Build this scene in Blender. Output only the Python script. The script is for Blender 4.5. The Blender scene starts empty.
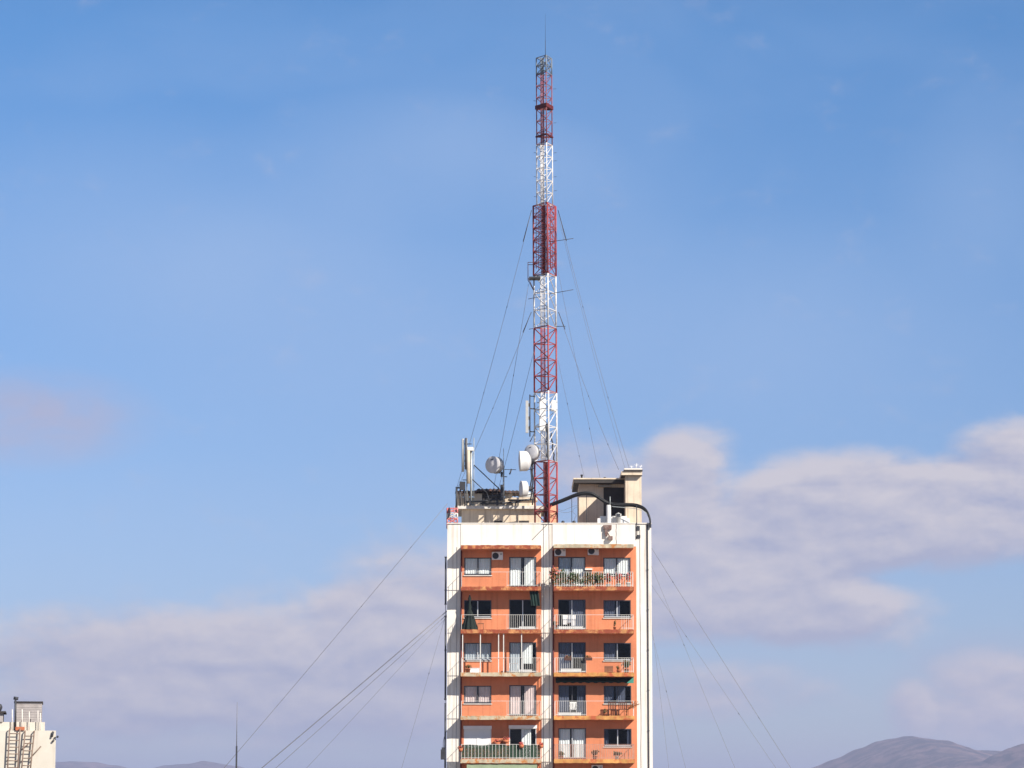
import bpy, math, random
from mathutils import Vector, Matrix, noise as mnoise
R = math.radians
random.seed(11)
C = bpy.context.scene.collection
sc = bpy.context.scene

# ------------------------------------------------------------------ camera figures
FPX, PITCH, ZC = 3000.0, math.atan(416 / 3000.0), 27.0
CP, SP = math.cos(PITCH), math.sin(PITCH)
YF = 195.0                                   # plane of the white pilasters
YB = YF - 0.035                               # plane of the orange bays
SLAB = 1.2                                   # balcony projection
SUN_EL, SUN_AZ = R(35), R(135)               # azimuth clockwise from +Y
SUN = Vector((math.cos(SUN_EL) * math.sin(SUN_AZ), math.cos(SUN_EL) * math.cos(SUN_AZ), math.sin(SUN_EL)))


def P(px, py, Y):
    """photo measurement -> metres on the plane at distance Y"""
    u, v = (px - 512) / FPX, (384 - py) / FPX
    dy, dz = CP - v * SP, SP + v * CP
    t = Y / dy
    return Vector((u * t, Y, ZC + dz * t))


def X(px, Y=YF, py=650): return P(px, py, Y).x
def Z(py, Y=YF): return P(512, py, Y).z


# ------------------------------------------------------------------ mesh helpers
ORG = {}


class MB:
    def __init__(s): s.v, s.f, s.m, s.sm = [], [], [], []

    def face(s, pts, mi=0, smooth=False):
        n = len(s.v); s.v += [Vector(p) for p in pts]
        s.f.append(tuple(range(n, n + len(pts)))); s.m.append(mi); s.sm.append(smooth)
        return s

    def box(s, x0, x1, y0, y1, z0, z1, mi=0, front=None, under=None):
        n = len(s.v)
        s.v += [Vector(p) for p in ((x0, y0, z0), (x1, y0, z0), (x1, y1, z0), (x0, y1, z0),
                                    (x0, y0, z1), (x1, y0, z1), (x1, y1, z1), (x0, y1, z1))]
        for k, q in enumerate(((0, 3, 2, 1), (4, 5, 6, 7), (0, 1, 5, 4), (1, 2, 6, 5), (2, 3, 7, 6), (3, 0, 4, 7))):
            s.f.append(tuple(n + i for i in q)); s.sm.append(False)
            s.m.append(under if (k == 0 and under is not None) else front if (k == 2 and front is not None) else mi)
        return s

    def obox(s, c, ax, ay, az, mi=0):
        """oriented box: centre and three half-axis vectors"""
        n = len(s.v); c = Vector(c)
        for sz in (-1, 1):
            for sx, sy in ((-1, -1), (1, -1), (1, 1), (-1, 1)):
                s.v.append(c + ax * sx + ay * sy + az * sz)
        for q in ((0, 3, 2, 1), (4, 5, 6, 7), (0, 1, 5, 4), (1, 2, 6, 5), (2, 3, 7, 6), (3, 0, 4, 7)):
            s.f.append(tuple(n + i for i in q)); s.m.append(mi); s.sm.append(False)
        return s

    def ring(s, c, d, r, k):
        d = d.normalized(); a = d.orthogonal().normalized(); b = d.cross(a)
        n = len(s.v)
        for i in range(k):
            t = 2 * math.pi * i / k
            s.v.append(c + a * (r * math.cos(t)) + b * (r * math.sin(t)))
        return n

    def tube(s, pts, r, k=6, mi=0, r1=None):
        pts = [Vector(p) for p in pts]
        rs = [r + ((r if r1 is None else r1) - r) * i / max(1, len(pts) - 1) for i in range(len(pts))]
        d0 = (pts[1] - pts[0]).normalized(); a = d0.orthogonal().normalized(); prev = None
        for i, p in enumerate(pts):
            d = (pts[min(i + 1, len(pts) - 1)] - pts[max(i - 1, 0)]).normalized()
            a = (a - d * a.dot(d)).normalized(); b = d.cross(a)
            n = len(s.v)
            for j in range(k):
                t = 2 * math.pi * j / k
                s.v.append(p + a * (rs[i] * math.cos(t)) + b * (rs[i] * math.sin(t)))
            if prev is None:
                s.f.append(tuple(n + k - 1 - j for j in range(k))); s.m.append(mi); s.sm.append(False)
            else:
                for j in range(k):
                    s.f.append((prev + j, prev + (j + 1) % k, n + (j + 1) % k, n + j)); s.m.append(mi); s.sm.append(k > 4)
            prev = n
        s.f.append(tuple(prev + j for j in range(k))); s.m.append(mi); s.sm.append(False)
        return s

    def lathe(s, c, axis, prof, k=28, mi=0, smooth=True):
        """prof: (radius, distance along axis) pairs"""
        c = Vector(c); d = Vector(axis).normalized(); a = d.orthogonal().normalized(); b = d.cross(a); prev = None
        for (r, t) in prof:
            n = len(s.v)
            for j in range(k):
                q = 2 * math.pi * j / k
                s.v.append(c + d * t + a * (r * math.cos(q)) + b * (r * math.sin(q)))
            if prev is not None:
                for j in range(k):
                    s.f.append((prev + j, prev + (j + 1) % k, n + (j + 1) % k, n + j)); s.m.append(mi); s.sm.append(smooth)
            prev = n
        return s

    def leaves(s, c, rad, n, size, mats=2, rng=random, shell=0.35):
        c = Vector(c)
        for _ in range(n):
            d = Vector((rng.gauss(0, 1), rng.gauss(0, 1), rng.gauss(0, 1))).normalized()
            q = rng.uniform(shell, 1) * (0.82 + 0.3 * mnoise.noise(d * 2.3 + c))
            p = c + Vector((d.x * rad[0], d.y * rad[1], d.z * rad[2])) * q
            a = Vector((rng.gauss(0, 1), rng.gauss(0, 1), rng.gauss(0, 1))).normalized()
            b = a.orthogonal().normalized()
            z = size * rng.uniform(0.6, 1.3)
            s.face([p - a * z, p + b * z * .45, p + a * z, p - b * z * .45], rng.randrange(mats))
        return s

    def build(s, name, mat, parent=None, org=None, loc=None):
        me = bpy.data.meshes.new(name)
        if org is None: org = ORG.get(parent.name, Vector((0, 0, 0))) if parent else (loc or Vector((0, 0, 0)))
        org = Vector(org)
        me.from_pydata([tuple(v - org) for v in s.v], [], s.f)
        for m in (mat if isinstance(mat, (list, tuple)) else [mat]): me.materials.append(m)
        me.polygons.foreach_set('material_index', s.m); me.polygons.foreach_set('use_smooth', s.sm)
        me.update()
        o = bpy.data.objects.new(name, me); C.objects.link(o)
        if parent: o.parent = parent
        else: o.location = org
        ORG[o.name] = org
        return o


def tag(o, label=None, cat=None, group=None, kind=None):
    for k, v in (('label', label), ('category', cat), ('group', group), ('kind', kind)):
        if v: o[k] = v
    return o


def thing(name, loc, label, cat, group=None):
    o = bpy.data.objects.new(name, None); C.objects.link(o); o.location = loc; o.empty_display_size = .2
    ORG[o.name] = Vector(loc)
    return tag(o, label, cat, group)


def copy_tree(o, loc, label, group=None, parent=None):
    c = o.copy(); C.objects.link(c)
    if parent: c.parent = parent
    else:
        c.location = loc; c['label'] = label; ORG[c.name] = Vector(loc)
        if group: c['group'] = group
    for ch in list(o.children): copy_tree(ch, None, None, None, c)
    return c


# ------------------------------------------------------------------ materials
def nt(name):
    m = bpy.data.materials.new(name); m.use_nodes = True
    t = m.node_tree; t.nodes.clear()
    out = t.nodes.new('ShaderNodeOutputMaterial')
    return m, t, out


def mat(name, col, rough=.7, var=.18, scale=1.5, metal=0., bump=.0, streak=0., col2=None, thr=.55, spec=.4, soft=.12, streak_scale=2.2):
    m, t, out = nt(name); N, L = t.nodes, t.links
    b = N.new('ShaderNodeBsdfPrincipled'); L.new(b.outputs[0], out.inputs[0])
    b.inputs['Roughness'].default_value = rough; b.inputs['Metallic'].default_value = metal
    b.inputs['Specular IOR Level'].default_value = spec
    tc = N.new('ShaderNodeTexCoord')
    n1 = N.new('ShaderNodeTexNoise'); n1.inputs['Scale'].default_value = scale; n1.inputs['Detail'].default_value = 6
    n1.inputs['Roughness'].default_value = .65
    L.new(tc.outputs['Object'], n1.inputs['Vector'])
    r = N.new('ShaderNodeValToRGB'); L.new(n1.outputs['Fac'], r.inputs['Fac'])
    r.color_ramp.elements[0].position = .3; r.color_ramp.elements[1].position = .7
    r.color_ramp.elements[0].color = tuple(c * (1 - var) for c in col) + (1,)
    r.color_ramp.elements[1].color = tuple(min(.92, c * (1 + var)) for c in col) + (1,)
    cur = r.outputs['Color']
    if col2:
        n2 = N.new('ShaderNodeTexNoise'); n2.inputs['Scale'].default_value = scale * 1.7; n2.inputs['Detail'].default_value = 7
        n2.inputs['Roughness'].default_value = .7
        mp = N.new('ShaderNodeMapping'); mp.inputs['Location'].default_value = (3.1, 7.7, 1.9)
        L.new(tc.outputs['Object'], mp.inputs['Vector']); L.new(mp.outputs[0], n2.inputs['Vector'])
        mr = N.new('ShaderNodeMapRange'); mr.inputs['From Min'].default_value = thr - soft; mr.inputs['From Max'].default_value = thr + soft
        L.new(n2.outputs['Fac'], mr.inputs['Value'])
        mx = N.new('ShaderNodeMixRGB'); mx.inputs['Color2'].default_value = tuple(col2) + (1,)
        L.new(mr.outputs[0], mx.inputs['Fac']); L.new(cur, mx.inputs['Color1']); cur = mx.outputs[0]
    if streak:
        mp = N.new('ShaderNodeMapping'); mp.inputs['Scale'].default_value = (streak_scale, streak_scale, .12)
        L.new(tc.outputs['Object'], mp.inputs['Vector'])
        n3 = N.new('ShaderNodeTexNoise'); n3.inputs['Scale'].default_value = 1.6; n3.inputs['Detail'].default_value = 5
        L.new(mp.outputs[0], n3.inputs['Vector'])
        mr = N.new('ShaderNodeMapRange'); mr.inputs['From Min'].default_value = .52; mr.inputs['From Max'].default_value = .75
        mr.inputs['To Max'].default_value = streak
        L.new(n3.outputs['Fac'], mr.inputs['Value'])
        mx = N.new('ShaderNodeMixRGB'); mx.blend_type = 'MULTIPLY'; mx.inputs['Color2'].default_value = (.35, .27, .22, 1)
        L.new(mr.outputs[0], mx.inputs['Fac']); L.new(cur, mx.inputs['Color1']); cur = mx.outputs[0]
    L.new(cur, b.inputs['Base Color'])
    if bump:
        bp = N.new('ShaderNodeBump'); bp.inputs['Strength'].default_value = bump; bp.inputs['Distance'].default_value = .02
        n4 = N.new('ShaderNodeTexNoise'); n4.inputs['Scale'].default_value = 14; n4.inputs['Detail'].default_value = 4
        L.new(tc.outputs['Object'], n4.inputs['Vector']); L.new(n4.outputs['Fac'], bp.inputs['Height']); L.new(bp.outputs[0], b.inputs['Normal'])
    return m


def glass_mat(name, tint=(.93, .95, .95)):
    m, t, out = nt(name); N, L = t.nodes, t.links
    tr = N.new('ShaderNodeBsdfTransparent'); tr.inputs['Color'].default_value = tint + (1,)
    gl = N.new('ShaderNodeBsdfGlossy'); gl.inputs['Roughness'].default_value = .03
    lw = N.new('ShaderNodeLayerWeight'); pw = N.new('ShaderNodeMath'); pw.operation = 'POWER'; pw.inputs[1].default_value = 5; L.new(lw.outputs['Facing'], pw.inputs[0])
    fr = N.new('ShaderNodeMath'); fr.operation = 'MULTIPLY_ADD'; fr.inputs[1].default_value = .8; fr.inputs[2].default_value = .014; L.new(pw.outputs[0], fr.inputs[0])
    mx = N.new('ShaderNodeMixShader'); L.new(fr.outputs[0], mx.inputs[0]); L.new(tr.outputs[0], mx.inputs[1]); L.new(gl.outputs[0], mx.inputs[2])
    L.new(mx.outputs[0], out.inputs[0])
    return m


def net_mat(name, col, open_=.35, scale=40):
    """woven shade net: solid threads with small gaps"""
    m, t, out = nt(name); N, L = t.nodes, t.links
    b = N.new('ShaderNodeBsdfPrincipled'); b.inputs['Base Color'].default_value = col + (1,); b.inputs['Roughness'].default_value = .9
    tr = N.new('ShaderNodeBsdfTransparent'); tc = N.new('ShaderNodeTexCoord')
    n = N.new('ShaderNodeTexNoise'); n.inputs['Scale'].default_value = scale; L.new(tc.outputs['Object'], n.inputs['Vector'])
    lt = N.new('ShaderNodeMath'); lt.operation = 'LESS_THAN'; lt.inputs[1].default_value = open_; L.new(n.outputs['Fac'], lt.inputs[0])
    mx = N.new('ShaderNodeMixShader'); L.new(lt.outputs[0], mx.inputs[0]); L.new(b.outputs[0], mx.inputs[1]); L.new(tr.outputs[0], mx.inputs[2])
    L.new(mx.outputs[0], out.inputs[0])
    return m


M = dict(
    white=mat('white_render', (.75, .70, .63), .85, .08, .8, streak=.55, streak_scale=3.5, bump=.3),
    parapet=mat('parapet_render', (.75, .70, .63), .85, .06, .9, streak=.24, bump=.3, streak_scale=2.6),
    orange=mat('orange_render', (.585, .205, .10), .85, .15, .6, streak=.30, streak_scale=3.2, bump=.3),
    fascia_rust=mat('rusty_slab_edge', (.50, .23, .09), .85, .4, 1.3, col2=(.27, .06, .028), thr=.47, bump=.4, soft=.06),
    fascia_ochre=mat('ochre_slab_edge', (.50, .245, .075), .85, .35, 1.1, col2=(.42, .10, .04), thr=.55, bump=.4, soft=.06),
    fascia_grey=mat('bare_slab_edge', (.44, .38, .27), .85, .3, 1.2, col2=(.42, .17, .05), thr=.55, bump=.4, soft=.05),
    concrete=mat('concrete', (.38, .35, .31), .9, .25, 1.3, streak=.3, bump=.4),
    beige=mat('beige_render', (.66, .55, .42), .88, .16, .9, streak=.45, bump=.4, streak_scale=3),
    roofdark=mat('tar_and_shade', (.045, .04, .038), .8, .3, 2),
    shed=mat('dark_sheet_roof', (.06, .05, .05), .7, .4, 2.5, col2=(.22, .10, .07), thr=.6),
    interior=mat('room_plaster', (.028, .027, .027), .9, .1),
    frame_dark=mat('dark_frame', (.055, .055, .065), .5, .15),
    frame_alu=mat('aluminium_frame', (.50, .51, .52), .45, .1, metal=.2),
    frame_white=mat('white_frame', (.74, .74, .72), .5, .06),
    sill=mat('pale_sill', (.62, .58, .53), .8, .15, 3),
    rail=mat('white_rail_paint', (.60, .585, .55), .5, .14, 5),
    rail_brown=mat('rusty_rail_paint', (.40, .24, .19), .6, .25, 5),
    curtain_white=mat('white_curtain', (.78, .77, .76), .95, .05, 3),
    curtain_grey=mat('grey_curtain', (.46, .48, .52), .95, .08, 3),
    curtain_pink=mat('pink_curtain', (.70, .54, .52), .95, .1, 3),
    shutter=mat('white_shutter', (.78, .78, .77), .6, .04, 4),
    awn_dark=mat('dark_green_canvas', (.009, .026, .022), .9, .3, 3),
    awn_sunlit=mat('sunlit_green_canvas', (.06, .26, .19), .9, .2, 3),
    awn_pale=mat('pale_green_canvas', (.20, .245, .16), .9, .15, 3),
    net=net_mat('green_net', (.022, .05, .03), .37),
    red=mat('mast_red_paint', (.30, .042, .042), .55, .3, 2.2, col2=(.36, .11, .10), thr=.62),
    redfade=mat('mast_faded_red_paint', (.21, .05, .065), .6, .3, 2.5, col2=(.24, .15, .17), thr=.58),
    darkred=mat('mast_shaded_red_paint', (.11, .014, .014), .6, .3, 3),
    mwhite=mat('mast_white_paint', (.66, .645, .63), .55, .15, 2.5, col2=(.42, .36, .32), thr=.60),
    topgrey=mat('mast_bare_steel', (.20, .22, .25), .55, .3, 3, metal=.3),
    galv=mat('galvanised_steel', (.42, .45, .45), .5, .2, 4, metal=.35),
    steel_dark=mat('dark_steel', (.035, .037, .045), .5, .3, 4),
    wire=mat('wire_steel', (.165, .165, .185), .5, .2, 4),
    radome=mat('dish_radome', (.62, .60, .61), .6, .08, 2),
    dish=mat('dish_white_paint', (.56, .55, .54), .5, .08, 2),
    panel_grey=mat('antenna_grey_plastic', (.42, .42, .41), .5, .1, 3),
    panel_beige=mat('antenna_beige_plastic', (.52, .45, .35), .55, .15, 3),
    plastic=mat('white_plastic', (.74, .73, .71), .45, .06, 4),
    grille=mat('fan_grille', (.03, .03, .035), .5, .2, 6),
    black=mat('black_cable_jacket', (.014, .014, .016), .55, .2, 5),
    terracotta=mat('terracotta', (.42, .13, .06), .85, .2, 5),
    leaf=mat('leaf_green', (.030, .062, .02), .75, .35, 6),
    leaf2=mat('leaf_olive', (.065, .08, .028), .75, .35, 6),
    leafred=mat('leaf_rust', (.26, .09, .03), .8, .3, 6),
    petal=mat('pink_petal', (.55, .14, .13), .8, .3, 8),
    petal2=mat('red_petal', (.42, .035, .03), .8, .3, 8),
    wood=mat('brown_wood', (.26, .105, .055), .75, .3, 4),
    wooddark=mat('dark_wood', (.08, .035, .025), .75, .3, 4),
    oldwood=mat('weathered_wood', (.20, .14, .11), .8, .3, 5),
    parasol=mat('parasol_cloth', (.010, .017, .015), .9, .3, 6),
    brickgrey=mat('grey_block', (.33, .30, .29), .9, .18, 2.5, bump=.5),
    cream=mat('cream_render', (.55, .51, .44), .88, .10, .7, streak=.28, bump=.3),
    asphalt=mat('asphalt', (.05, .05, .052), .9, .2, .2),
    earth=mat('dry_ground', (.21, .175, .14), .95, .3, .02),
    rock=mat('hill_rock', (.15, .095, .095), .95, .45, .0075, col2=(.028, .024, .034), thr=.5, soft=.05),
)
GLASS = glass_mat('window_glass')
GLASS_DK = glass_mat('tinted_glass', (.56, .585, .64))

# ------------------------------------------------------------------ apartment building
xL, xR = X(447), X(652)
xa0, xa1 = X(460.6), X(541.4)                # left orange bay
xb0, xb1 = X(552.7), X(636.6)                # right orange bay
zTop = Z(523.8)
YBACK = YF + 15
zs = [Z(586.4, YF - SLAB)]
step = (Z(586.4, YF - SLAB) - Z(759.1, YF - SLAB)) / 4
zs = [zs[0] - step * k for k in range(6)]     # slab tops of six floors; the last is below the picture
zCan = Z(545, YF - SLAB)                     # top of the canopy slab over the top floor
zRoof = zTop - 1.0
bld = thing('apartment_building', (0, YF, 0), 'tall orange and white apartment block with railed balconies under the red and white mast', 'building')

zF1 = zs[0]
wz0, wz1 = Z(575.3, YB) - zF1, Z(557.6, YB) - zF1          # window sill and head over the slab top
dz0, dz1 = 0.03, Z(557.0, YB) - zF1
# (x0 px, x1 px, sort) of the openings of one storey
OPEN = {'L': ((464.0, 491.4, 'window'), (509.2, 536.4, 'door')), 'R': ((558.3, 585.8, 'door'), (603.6, 631.0, 'window'))}


def holed(mb, x0, x1, z0, z1, holes, y0, y1):
    xs = sorted({x0, x1, *[h[0] for h in holes], *[h[1] for h in holes]})
    zz = sorted({z0, z1, *[h[2] for h in holes], *[h[3] for h in holes]})
    inh = lambda x, z: any(h[0] < x < h[1] and h[2] < z < h[3] for h in holes)
    for i in range(len(xs) - 1):
        for j in range(len(zz) - 1):
            a, b, c, d = xs[i], xs[i + 1], zz[j], zz[j + 1]
            if inh((a + b) / 2, (c + d) / 2): continue
            mb.face([(a, y0, c), (b, y0, c), (b, y0, d), (a, y0, d)])
            mb.face([(b, y1, c), (a, y1, c), (a, y1, d), (b, y1, d)])
    for (a, b, c, d) in list(holes):
        mb.face([(a, y0, c), (a, y1, c), (a, y1, d), (a, y0, d)]); mb.face([(b, y1, c), (b, y0, c), (b, y0, d), (b, y1, d)])
        mb.face([(a, y0, d), (a, y1, d), (b, y1, d), (b, y0, d)]); mb.face([(a, y1, c), (a, y0, c), (b, y0, c), (b, y1, c)])
    mb.face([(x0, y0, z0), (x0, y0, z1), (x0, y1, z1), (x0, y1, z0)]); mb.face([(x1, y0, z1), (x1, y0, z0), (x1, y1, z0), (x1, y1, z1)])
    mb.face([(x0, y0, z1), (x1, y0, z1), (x1, y1, z1), (x0, y1, z1)]); mb.face([(x1, y0, z0), (x0, y0, z0), (x0, y1, z0), (x1, y1, z0)])


YI = YF + 0.10                               # inner face of the front wall
YR = YF + 1.9                                # back of the rooms that are modelled
w = MB()                                     # white body: three pilasters, sides, back, roof deck
zlow = zs[5] - 0.4
for a, b in ((xL, xa0), (xa1, xb0), (xb1, xR)): w.box(a, b, YF, YF + .25, 0, zTop)
w.box(xL, xL + .25, YF + .25, YBACK, 0, zTop).box(xR - .25, xR, YF + .25, YBACK, 0, zTop)
w.box(xL + .25, xR - .25, YBACK - .25, YBACK, 0, zTop)
w.box(xa0, xa1, YB, YF + .25, 0, zlow - .002).box(xb0, xb1, YB, YF + .25, 0, zlow - .002)
w.build('wall', M['white'], bld)
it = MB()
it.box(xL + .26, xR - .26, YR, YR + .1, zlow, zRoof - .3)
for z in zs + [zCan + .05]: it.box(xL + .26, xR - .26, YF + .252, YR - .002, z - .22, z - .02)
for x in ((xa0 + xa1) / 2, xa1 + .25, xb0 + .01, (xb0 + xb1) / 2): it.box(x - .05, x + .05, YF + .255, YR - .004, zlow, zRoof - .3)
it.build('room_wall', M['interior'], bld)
MB().box(xL + .26, xR - .26, YF + .26, YBACK - .26, zRoof - .25, zRoof).build('roof_deck', M['concrete'], bld)

for a, b, key in ((xa0, xa1, 'L'), (xb0, xb1, 'R')):
    holes = []
    for z in zs:
        for (p0, p1, so) in OPEN[key]:
            h0, h1 = (wz0, wz1) if so == 'window' else (dz0, dz1)
            holes.append((X(p0, YB), X(p1, YB), z + h0, z + h1))
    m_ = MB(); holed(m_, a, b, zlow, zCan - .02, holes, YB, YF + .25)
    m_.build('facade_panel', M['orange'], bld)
    MB().box(a, b, YB, YF + .2, zCan, zTop - .01).build('parapet', M['parapet'], bld)
cp = MB()                                    # thin coping on the parapet
cp.box(xL - .03, xR + .03, YB - .04, YF + .28, zTop + .002, zTop + .06)
cp.build('coping', M['parapet'], bld)

# slabs
FASC = {('L', -1): 'fascia_rust', ('R', -1): 'fascia_grey', ('L', 0): 'fascia_rust', ('R', 0): 'fascia_rust', ('L', 1): 'fascia_rust',
        ('R', 1): 'fascia_rust', ('L', 2): 'fascia_grey', ('R', 2): 'fascia_ochre', ('L', 3): 'fascia_grey', ('R', 3): 'fascia_ochre',
        ('L', 4): 'fascia_grey', ('R', 4): 'fascia_ochre', ('L', 5): 'fascia_grey', ('R', 5): 'fascia_rust'}
SX = {'L': (X(461.0), X(541.0)), 'R': (X(553.6), X(633.5))}
YS = YF - SLAB


def rough_slab(x0, x1, y0, y1, z0, z1):
    """a balcony slab with a slightly broken front edge"""
    m_ = MB(); n = 26; rng = random.Random(x0 * 7 + z0)
    xs = [x0 + (x1 - x0) * i / n for i in range(n + 1)]
    jy = [rng.uniform(-.012, .012) for _ in xs]; jt = [rng.uniform(-.02, .008) for _ in xs]; jb = [rng.uniform(-.006, .02) for _ in xs]
    for i in range(n):
        a, b = xs[i], xs[i + 1]
        f0, f1 = y0 + jy[i], y0 + jy[i + 1]
        ta, tb, ba, bb = z1 + jt[i], z1 + jt[i + 1], z0 + jb[i], z0 + jb[i + 1]
        m_.face([(a, f0, ba), (b, f1, bb), (b, f1, tb), (a, f0, ta)], 0)
        m_.face([(a, f0, ta), (b, f1, tb), (b, y1, z1), (a, y1, z1)], 2)
        m_.face([(b, f1, bb), (a, f0, ba), (a, y1, z0), (b, y1, z0)], 1)
    m_.face([(x0, y1, z0), (x0, y0 + jy[0], z0 + jb[0]), (x0, y0 + jy[0], z1 + jt[0]), (x0, y1, z1)], 0)
    m_.face([(x1, y0 + jy[-1], z0 + jb[-1]), (x1, y1, z0), (x1, y1, z1), (x1, y0 + jy[-1], z1 + jt[-1])], 0)
    return m_


for key in 'LR':
    for k in range(-1, 6):
        z1 = (zCan + (.06 if key == 'R' else 0)) if k < 0 else zs[k]
        th = .25 if k < 0 else .26
        s_ = rough_slab(SX[key][0], SX[key][1], YS, YB - .002, z1 - th, z1)
        s_.build('canopy_slab' if k < 0 else 'balcony_slab', [M[FASC[(key, k)]], M['orange'], M['concrete']], bld)


# windows and balcony doors
def sheet(x0, x1, z0, z1, y, amp=.02, waves=None, slant=0.):
    """hanging cloth with folds"""
    m_ = MB(); n = max(6, int((x1 - x0) * 26)); waves = waves or max(2, (x1 - x0) * 6.5)
    pt = []
    for i in range(n + 1):
        t = i / n
        o = amp * math.sin(2 * math.pi * waves * t) + amp * .5 * math.sin(2 * math.pi * waves * 2.3 * t + 1)
        pt.append((x0 + (x1 - x0) * t, y + o))
    for i in range(n):
        (a, ya), (b, yb) = pt[i], pt[i + 1]
        m_.face([(a + slant, ya, z0), (b + slant, yb, z0), (b, yb, z1), (a, ya, z1)], 0, True)
    return m_


CUR = {  # storey, bay, sort -> (glass, list of (from, to, cloth, bottom fraction))
    (0, 'L', 'window'): ('c', [(0, .49, 'curtain_white', 0), (.53, 1, 'curtain_white', 0)]),
    (0, 'L', 'door'): ('c', [(0, .44, 'curtain_white', 0), (.56, 1, 'curtain_white', 0)]),
    (0, 'R', 'door'): ('c', [(0, .47, 'curtain_grey', 0), (.52, 1, 'curtain_white', 0)]),
    (0, 'R', 'window'): ('c', [(0, .47, 'curtain_white', 0), (.5, 1, 'curtain_white', 0)]),
    (1, 'L', 'window'): ('d', []),
    (1, 'L', 'door'): ('d', []),
    (1, 'R', 'door'): ('d', [(.4, .98, 'curtain_white', 0)]),
    (1, 'R', 'window'): ('d', [(.0, .42, 'curtain_white', 0), (.46, .6, 'curtain_white', 0)]),
    (2, 'L', 'window'): ('c', [(0, .48, 'curtain_grey', 0), (.52, 1, 'curtain_grey', 0)]),
    (2, 'L', 'door'): ('c', [(0, .4, 'curtain_grey', 0), (.5, .85, 'curtain_white', .3)]),
    (2, 'R', 'door'): ('d', [(0, .46, 'curtain_white', 0), (.5, .98, 'curtain_grey', .5)]),
    (2, 'R', 'window'): ('d', [(0, .45, 'curtain_white', 0)]),
    (3, 'L', 'window'): ('c', [(0, .47, 'curtain_pink', 0), (.54, 1, 'curtain_pink', 0)]),
    (3, 'L', 'door'): ('c', [(0, .43, 'curtain_pink', 0), (.56, .96, 'curtain_pink', 0)]),
    (3, 'R', 'door'): ('d', [(0, .38, 'curtain_white', 0), (.68, .97, 'curtain_grey', 0)]),
    (3, 'R', 'window'): ('d', [(.02, .36, 'curtain_white', 0), (.44, .78, 'curtain_white', 0)]),
    (4, 'L', 'window'): ('c', []),
    (4, 'L', 'door'): ('c', [(.44, .8, 'curtain_white', 0)]),
    (4, 'R', 'door'): ('c', [(0.02, .42, 'curtain_white', 0), (.54, .97, 'curtain_white', 0)]),
    (4, 'R', 'window'): ('d', [(0.02, .16, 'curtain_grey', 0), (.84, .98, 'curtain_grey', 0)]),
}
for k, z in enumerate(zs):
    for key in 'LR':
        for (p0, p1, so) in OPEN[key]:
            x0, x1 = X(p0, YB), X(p1, YB)
            h0, h1 = (wz0, wz1) if so == 'window' else (dz0, dz1)
            a, b = z + h0, z + h1
            yg = YB + .05
            gk, cl = CUR.get((k, key, so), ('d', []))
            shut = (k == 4 and key == 'L')
            fm = M['frame_white'] if shut else M['frame_dark'] if k in (0, 3) or key == 'R' else M['frame_dark']
            g = MB().box(x0 + .05, x1 - .05, yg, yg + .012, a + .05, b - .05)
            g = g.build('window' if so == 'window' else 'balcony_door', GLASS if gk == 'c' else GLASS_DK, bld)
            f = MB(); t_ = .055
            f.box(x0 + .002, x0 + t_, yg - .03, yg + .05, a + .002, b - .002).box(x1 - t_, x1 - .002, yg - .03, yg + .05, a + .002, b - .002)
            f.box(x0 + t_, x1 - t_, yg - .03, yg + .05, b - t_, b - .002).box(x0 + t_, x1 - t_, yg - .03, yg + .05, a + .002, a + t_)
            f.build('frame', fm, g)
            mu = MB(); xm = (x0 + x1) / 2
            mu.box(xm - .035, xm + .03, yg - .045, yg - .005, a + t_, b - t_)
            mu.box(x0 + t_, xm - .036, yg - .04, yg - .008, a + t_, a + t_ + .05).box(xm + .031, x1 - t_, yg - .04, yg - .008, a + t_, a + t_ + .05)
            mu.build('sash', M['frame_white'] if shut else (M['frame_alu'] if k in (1, 2, 4) else M['frame_dark']), g)
            if so == 'window':
                MB().box(x0 - .04, x1 + .04, YB - .07, YB + .06, a - .05, a + .001).build('sill', M['sill'], g)
            for (u0, u1, cm, bf) in cl:
                c0, c1 = x0 + (x1 - x0) * u0, x0 + (x1 - x0) * u1
                sheet(c0, c1, a + (b - a) * bf, b - .01, yg + .085).build('curtain', M[cm], g)
            if shut:
                MB().box(x0 - .03, x1 + .03, YB - .13, YB - .003, b - .02, b + .19).build('shutter_box', M['shutter'], g)
                if so == 'window':
                    s_ = MB()
                    nsl = 22
                    for i in range(nsl):
                        za = a + .02 + (b - a - .04) * i / nsl; zb = a + .02 + (b - a - .04) * (i + .92) / nsl
                        s_.box(x0 + .06, x1 - .06, YB + .03, YB + .05, za, zb)
                    s_.build('roller_shutter', M['shutter'], g)


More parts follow.
